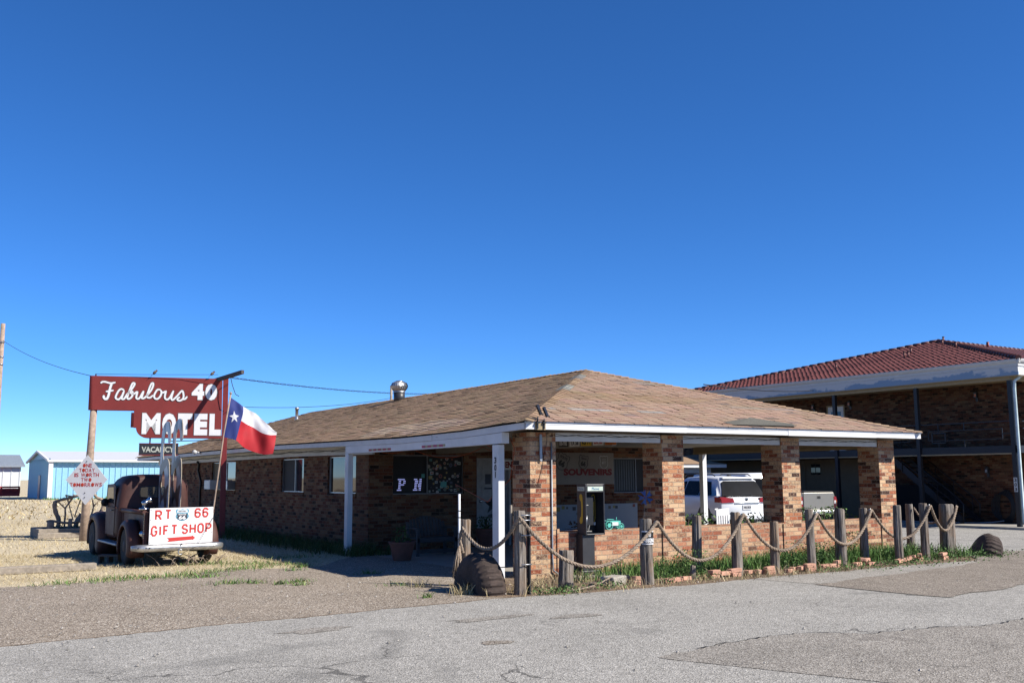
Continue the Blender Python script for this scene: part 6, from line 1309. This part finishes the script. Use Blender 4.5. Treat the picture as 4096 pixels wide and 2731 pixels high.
for s_ in (-1, 1):
    m = MB(); m.prism([(s_ * .77, .7), (s_ * .9, .72), (s_ * .93, .95), (s_ * .88, 1.12), (s_ * .77, 1.12)], FX(.02), -.16, .03); tl = m.build('tail_light', 'tail_red', pk, local=True); m = MB(); m.bx(*sorted((s_ * .785, s_ * .86)), -.014, -.009, .86, .98); m.build('reversing_light', 'lamp_white', tl, local=True); m = MB(); m.bx(*sorted((s_ * .862, s_ * .905)), -.014, -.009, .84, .98); m.build('indicator', 'amber', tl, local=True)
m = MB(); m.bx(-.95, .95, -.2, .02, .5, .64); m.build('bumper', 'bumper_metal', pk, local=True, bevel=.03)
m = MB(); m.bx(-.16, .16, -.215, -.2, .5, .62); m.build('license_plate', 'plate_white', pk, local=True)
m = MB(); m.smooth = True; m.loft([vsec(2.25, .93, .5, 1.2, 0, .1), vsec(2.4, .95, .5, 1.75, .18, .12, 1.15), vsec(3.6, .95, .5, 1.78, .18, .12, 1.15), vsec(4.3, .95, .5, 1.2, .02, .1), vsec(5.7, .9, .5, 1.05, .04, .12)]); m.build('cab', 'car_beige', pk, local=True)
m = MB(); m.prism([(-.66, 1.25), (.66, 1.25), (.6, 1.66), (-.6, 1.66)], FX(2.3), -.1, .06); m.build('rear_window', 'car_glass', pk, local=True)
wheels(pk, (1.1, 4.6), .98, .38)

# ------------------------------------------------------------------ brick edging : every loose brick is its own thing
BAYS = [('left of the NO PARKING post', [(.62, -1.36, 0, 0), (.72, -1.40, .065, .1), (.86, -1.58, 0, -.1), (.86, -1.58, .068, -.08)]),
 ('just right of the NO PARKING post', [(1.34, -1.66, 0, 1.2), (1.44, -1.64, 0, 1.4), (1.62, -1.56, 0, .1), (1.88, -1.5, 0, .2)]),
 ('between the post stub and the post left of the chair back', [(2.26, -1.5, 0, .5), (2.46, -1.54, 0, .1), (2.47, -1.54, .066, .2), (2.7, -1.53, .03, .05), (2.93, -1.55, 0, 0), (2.93, -1.54, .065, -.1)]),
 ('left of the lower grey post', [(3.28, -1.5, .02, .4), (3.48, -1.54, .02, .3), (3.66, -1.62, 0, 0), (3.66, -1.61, .066, .1)]),
 ('between the lower grey post and the post before the pickup', [(4.12, -1.62, .0, .3), (4.3, -1.55, .02, .5), (4.45, -1.6, .03, .4), (4.6, -1.66, .0, .0), (4.6, -1.66, .066, -.05)]),
 ('left of the thick slant-topped post', [(5.1, -1.54, .02, .2), (5.32, -1.52, .02, .1), (5.55, -1.46, 0, .4), (5.55, -1.46, .064, .5)]),
 ('between thick slant-topped post and bent-waisted post', [(6.1, -1.46, .0, .2), (6.28, -1.42, .07, .9), (6.48, -1.36, .05, .3), (6.3, -1.58, 0, 0)]),
 ('beyond the last brick pillar under the low rope', [(6.95, -1.72, .03, .2), (7.42, -1.5, .02, .1), (7.62, -1.46, .03, .2), (7.78, -1.42, .05, .5), (7.9, -1.46, .0, .3), (7.95, -1.44, .07, .6)]),
 ('in front of the thickest post', [(8.55, -1.55, 0, .1), (8.55, -1.54, .066, .2)])]
kb = 0; rB = random.Random(11)
for where, L in BAYS:
    for x, y, z, a in L:
        y -= .08; o = thing('edging_brick', 'salmon edging brick ' + where, 'brick', (x, y, z), a, 'bricks edging the fence bed')
        m = MB(); l, w2, h = .112 * rB.uniform(.8, 1.05), .05 * rB.uniform(.9, 1.1), .062; cs = [(sx * l + rB.uniform(-.006, .006), sy * w2 + rB.uniform(-.006, .006), sz * h + rB.uniform(-.005, .005)) for sz in (0, 1) for sx, sy in ((-1, -1), (1, -1), (1, 1), (-1, 1))]
        m.add(cs, [(0, 3, 2, 1), (4, 5, 6, 7), (0, 1, 5, 4), (1, 2, 6, 5), (2, 3, 7, 6), (3, 0, 4, 7)]); m.build('body', 'edge_brick', o, local=True, bevel=.007); o.rotation_euler = (jit(.06), jit(.06), a)
tag(MB().obox((.5, -1.5, .07), (.9, .35, 0), (-.35, .9, 0), (0, 0, 1), .2, .12, .07).build('concrete_chunk', 'concrete', bevel=.02), 'broken chunk of pale concrete left of the brick edging', 'rubble')
m = MB(); m.tube([(.35, -1.62, .14), (.0, -1.75, .06), (-.4, -1.85, .03), (-.7, -1.88, .02)], .012, 5); m.tube([(.1, -1.7, .08), (-.2, -1.66, .09)], .006, 4); tag(m.build('dead_branch', 'branch'), 'thin dead branch lying on the dirt before the phone booth', 'branch')
m = MB(); 
for x in (1.72, 1.76): m.tube([(x - 1.0, -1.35, 0), (x - 1.0, -1.35, .22)], .008, 5)
tag(m.build('metal_stakes', 'trim_dark'), 'pair of short dark metal rods standing in the grass behind the bricks', 'stakes')

# ------------------------------------------------------------------ grass, straw and weeds (uncountable cover)
rg = np.random.default_rng(5)
def blades(name, label, pts, hmin, hmax, wd, lean, cols, mat='leaf', flat=0.):
    n = len(pts); V = np.zeros((n, 5, 3)); a = rg.uniform(0, 2 * pi, n); h = rg.uniform(hmin, hmax, n) * (.5 + rg.random(n)); ln = rg.normal(0, lean, (n, 2)) * h[:, None]
    side = np.stack([np.cos(a), np.sin(a), 0 * a], 1) * (wd * rg.uniform(.6, 1.3, n))[:, None] / 2; base = np.array(pts)
    midp = base + np.stack([ln[:, 0] * .35, ln[:, 1] * .35, h * .6 * (1 - flat)], 1); tip = base + np.stack([ln[:, 0], ln[:, 1], h * (1 - flat)], 1)
    V[:, 0] = base - side; V[:, 1] = base + side; V[:, 2] = midp + side * .8; V[:, 3] = midp - side * .8; V[:, 4] = tip
    me = bpy.data.meshes.new(name); idx = np.arange(n)[:, None] * 5
    quads = (idx + np.array([0, 1, 2, 3])); tris = (idx + np.array([3, 2, 4]))
    me.vertices.add(n * 5); me.vertices.foreach_set('co', V.ravel()); loops = np.concatenate([quads, tris], 1).ravel(); me.loops.add(len(loops)); me.loops.foreach_set('vertex_index', loops.astype(np.int32))
    ls = (np.arange(n)[:, None] * 7 + np.array([0, 4])).ravel(); lt = np.tile([4, 3], n); me.polygons.add(2 * n); me.polygons.foreach_set('loop_start', ls.astype(np.int32)); me.polygons.foreach_set('loop_total', lt.astype(np.int32)); me.update(calc_edges=True); me.validate()
    c = np.array(cols)[rg.integers(0, len(cols), n)] * rg.uniform(.65, 1.3, (n, 1)); cc = np.concatenate([np.repeat(c, 7, 0), np.ones((n * 7, 1))], 1)
    ca = me.color_attributes.new('col', 'FLOAT_COLOR', 'CORNER'); ca.data.foreach_set('color', cc.ravel().astype(np.float32)); me.materials.append(MATS[mat])
    o = bpy.data.objects.new(name, me); COL.objects.link(o); tag(o, label, 'grass', kind='stuff'); return o
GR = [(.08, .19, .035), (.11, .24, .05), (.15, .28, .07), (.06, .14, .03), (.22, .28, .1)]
DRY = [(.56, .45, .26), (.62, .52, .32), (.48, .38, .21), (.68, .59, .39), (.42, .33, .19)]
def region(n, x0, x1, y0, y1, clump=0, dens=None):
    out = []
    while len(out) < n:
        x, y = rg.uniform(x0, x1), rg.uniform(y0, y1)
        if dens and rg.random() > dens(x, y): continue
        out.append((x, y, zg(x) + .003))
    return out
def tuft(cx, cy, n, s_, sy=None): return [(cx + rg.normal(0, s_), cy + rg.normal(0, sy or s_), zg(cx) + .004) for _ in range(n)]
nse = lambda x, y, f=1.: .5 + .5 * sin(x * f * 2.1 + sin(y * f * 1.7) * 2) * cos(y * f * 2.6 + x * f)
# bed grass: tall between the low wall and the posts
P = region(7500, 1.1, 9.0, -1.25, -.08, dens=lambda x, y: (.35 + .65 * nse(x, y, 1.3)) * (1 if x > 1.5 else .4)); P += region(1500, 5.2, 9.9, -1.6, -.1, dens=lambda x, y: nse(x, y, 1.1)) + tuft(.55, -.75, 150, .3, .2)
blades('bed_grass', 'bright green grass growing thick along the foot of the low brick wall', P, .1, .24, .012, .35, GR)
m = MB(); W = []
for cx, cy, n, s_, hh in ((2.2, -1.3, 700, .17, .42), (2.0, -1.1, 260, .2, .3), (4.45, -1.25, 300, .18, .3), (5.35, -1.2, 900, .3, .42), (6.1, -.75, 300, .3, .22), (6.85, -.6, 320, .25, .25), (7.55, -.35, 620, .22, .5), (7.7, -1.2, 420, .35, .2), (8.5, -1.25, 380, .3, .26), (9.0, -1.35, 420, .35, .18), (9.7, -1.5, 420, .5, .12), (4.9, -2.0, 160, .25, .06), (5.9, -1.95, 300, .5, .08), (6.7, -1.85, 300, .5, .1), (7.5, -1.85, 420, .6, .1), (8.9, -1.75, 380, .6, .1), (2.15, -1.78, 90, .1, .1), (-.85, -1.98, 260, .2, .1), (.15, -1.85, 110, .15, .09), (1.25, -1.88, 120, .1, .14), (10.3, -1.75, 160, .4, .1), (8.05, -.2, 160, .2, .2)):
    leaves(m, n, lambda: (cx + rg.normal(0, s_), cy + rg.normal(0, s_ * .6), .02 + hh * rg.random() ** 1.4), .032, [(.07, .15, .035), (.1, .2, .05), (.055, .115, .028), (.15, .24, .08)])
tag(m.build('weeds', 'leaf'), 'leafy green weeds sprawling among the fence posts and loose bricks', 'weeds', kind='stuff')
P = []
for cx, cy, n, s_ in ((-.9, -1.75, 160, .2), (-.35, -.8, 130, .25), (.1, -1.2, 120, .3), (-1.05, -1.35, 160, .12), (-1.95, -1.2, 140, .1), (-1.6, -1.45, 90, .2), (.55, -1.6, 120, .3), (3.2, -1.9, 120, .4), (3.8, -1.98, 120, .35), (1.9, -1.9, 120, .3), (2.7, -1.95, 100, .35), (5.0, -1.98, 120, .5), (-.5, -1.9, 150, .4), (.6, -1.9, 140, .4), (-2.0, .0, 90, .12), (4.5, -1.9, 100, .4), (.7, -.6, 200, .3)): P += tuft(cx, cy, n, s_, s_ * .5)
blades('dry_weeds', 'dry straw coloured weeds around the front corner posts and along the brick edging', P, .04, .16, .007, .8, DRY + [(.2, .2, .08)], 'straw')
# dry grass round the truck, edge of the lot and the field
edge = lambda x: pl(x, [(-9, 3.6), (-7.3, 3.72), (-5, 3.85), (-4.2, 4.3), (-3.5, 4.6), (-2.6, 4.2), (-2, 4.1), (-1.2, 5.2), (-.6, 5.9), (0, 6.3)])
P = region(30000, -9.5, -.4, 3.5, 11, dens=lambda x, y: 0 if y < edge(x) - .12 else min(1, .35 + (y - edge(x)) * .8) * (.45 + .55 * nse(x, y, .8)))
blades('dry_grass', 'short dry straw grass covering the ground around the old truck', P, .02, .055, .006, 1.6, DRY, 'straw')
P = region(16000, -16, 0, 11, 30, dens=lambda x, y: .4 + .6 * nse(x, y, .5)); blades('field_grass', 'dry yellow field grass stretching back towards the sheds', P, .03, .08, .012, 1.3, DRY, 'straw')
P = region(6000, -30, 12, 30, 73, dens=lambda x, y: .3 + .7 * nse(x, y, .3)); P2 = region(1500, 3, 30, 72.8, 74.1); blades('far_field_grass', 'dry field grass far off in front of the blue shed', P, .06, .16, .06, 1.2, DRY, 'straw'); blades('green_strip', 'thin strip of green grass at the foot of the blue shed', P2, .08, .22, .06, .5, GR)
# green shaded grass along the long wall, green tufts in the gravel
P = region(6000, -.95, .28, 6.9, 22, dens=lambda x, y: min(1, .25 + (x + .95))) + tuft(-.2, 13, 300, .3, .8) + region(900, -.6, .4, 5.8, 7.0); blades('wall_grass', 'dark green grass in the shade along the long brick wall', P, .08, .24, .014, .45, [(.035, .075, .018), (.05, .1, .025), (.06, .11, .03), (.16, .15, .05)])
P = []
for cx, cy, n, s_ in ((-2.25, 4.25, 160, .1), (-1.75, 2.35, 90, .11), (-2.6, 3.7, 50, .1), (-4.7, 3.9, 260, .35), (-5.5, 3.85, 320, .4), (-3.9, 4.25, 160, .3), (-3.3, 4.55, 130, .25), (-4.3, 3.45, 140, .2), (-4.15, 2.15, 150, .22), (-3.6, 1.6, 60, .08), (-3.25, 1.75, 80, .1), (-3.4, 1.3, 50, .08), (-3.9, 1.95, 40, .1), (-2.55, -1.25, 60, .05), (-2.2, .3, 40, .2), (-6.4, 3.7, 120, .3), (-3.0, 4.6, 120, .3), (-2.9, 5.4, 200, .3), (-3.4, 5.9, 160, .3), (-2.4, 5.0, 140, .3), (-1.7, 6.4, 160, .3)): P += tuft(cx, cy, n, s_, s_ * .45)
blades('grass_tufts', 'small green tufts growing through the gravel in front of the old truck', P, .025, .085, .012, .9, GR + [(.2, .22, .08), (.3, .26, .12)])
m = MB()
for k in range(26): a = rg.uniform(0, 6.28); c = Vector((-3.75 + rg.normal(0, .3), 5.95 + rg.normal(0, .12), 0)); m.tube([c, c + Vector((.12 * cos(a), .1 * sin(a), .14)), c + Vector((.3 * cos(a), .2 * sin(a), .2 + rg.normal(0, .05)))], .006, 4)
tag(m.build('tumbleweed', 'branch'), 'dry brown brush caught beneath the rear bumper of the old truck', 'brush', kind='stuff')
# pebbles scattered on the lot
m = MB(); rp_ = random.Random(9)
for k in range(700):
    x, y = rp_.uniform(-7.5, 9), rp_.uniform(-9, 3.5)
    if y < -2.2 and rp_.random() < .75: continue
    if x > .2 and y > -2.0: continue
    s_ = rp_.uniform(.008, .022); v = rp_.uniform(.16, .5); m.col = (v, v * .92, v * .82); c = Vector((x, y, zg(x) + .018)); P = [c + Vector((s_ * cos(a) * rp_.uniform(.7, 1.2), s_ * sin(a) * rp_.uniform(.7, 1.2), 0)) for a in (0, 1.26, 2.5, 3.77, 5.0)]; t = c + Vector((0, 0, s_ * .8))
    for i in range(5): m.poly([P[i], P[(i + 1) % 5], t])
tag(m.build('pebbles', 'sticker'), 'loose pebbles scattered on the gravel lot and road', 'pebbles', kind='stuff')

# one common factor darkens all base colours to cut bounced light and deepen shade
for _m in bpy.data.materials:
    if not _m.use_nodes: continue
    for _b in [n for n in _m.node_tree.nodes if n.type == 'BSDF_PRINCIPLED']:
        _i = _b.inputs['Base Color']; _x = _m.node_tree.nodes.new('ShaderNodeMix'); _x.data_type = 'RGBA'; _x.blend_type = 'MULTIPLY'; _x.inputs[0].default_value = 1; _x.inputs[7].default_value = (.74, .74, .74, 1)
        if _i.links: _m.node_tree.links.new(_i.links[0].from_socket, _x.inputs[6])
        else: _x.inputs[6].default_value = _i.default_value
        _m.node_tree.links.new(_x.outputs[2], _i)
for _o in bpy.data.objects:
    if '_o' in _o: del _o['_o']
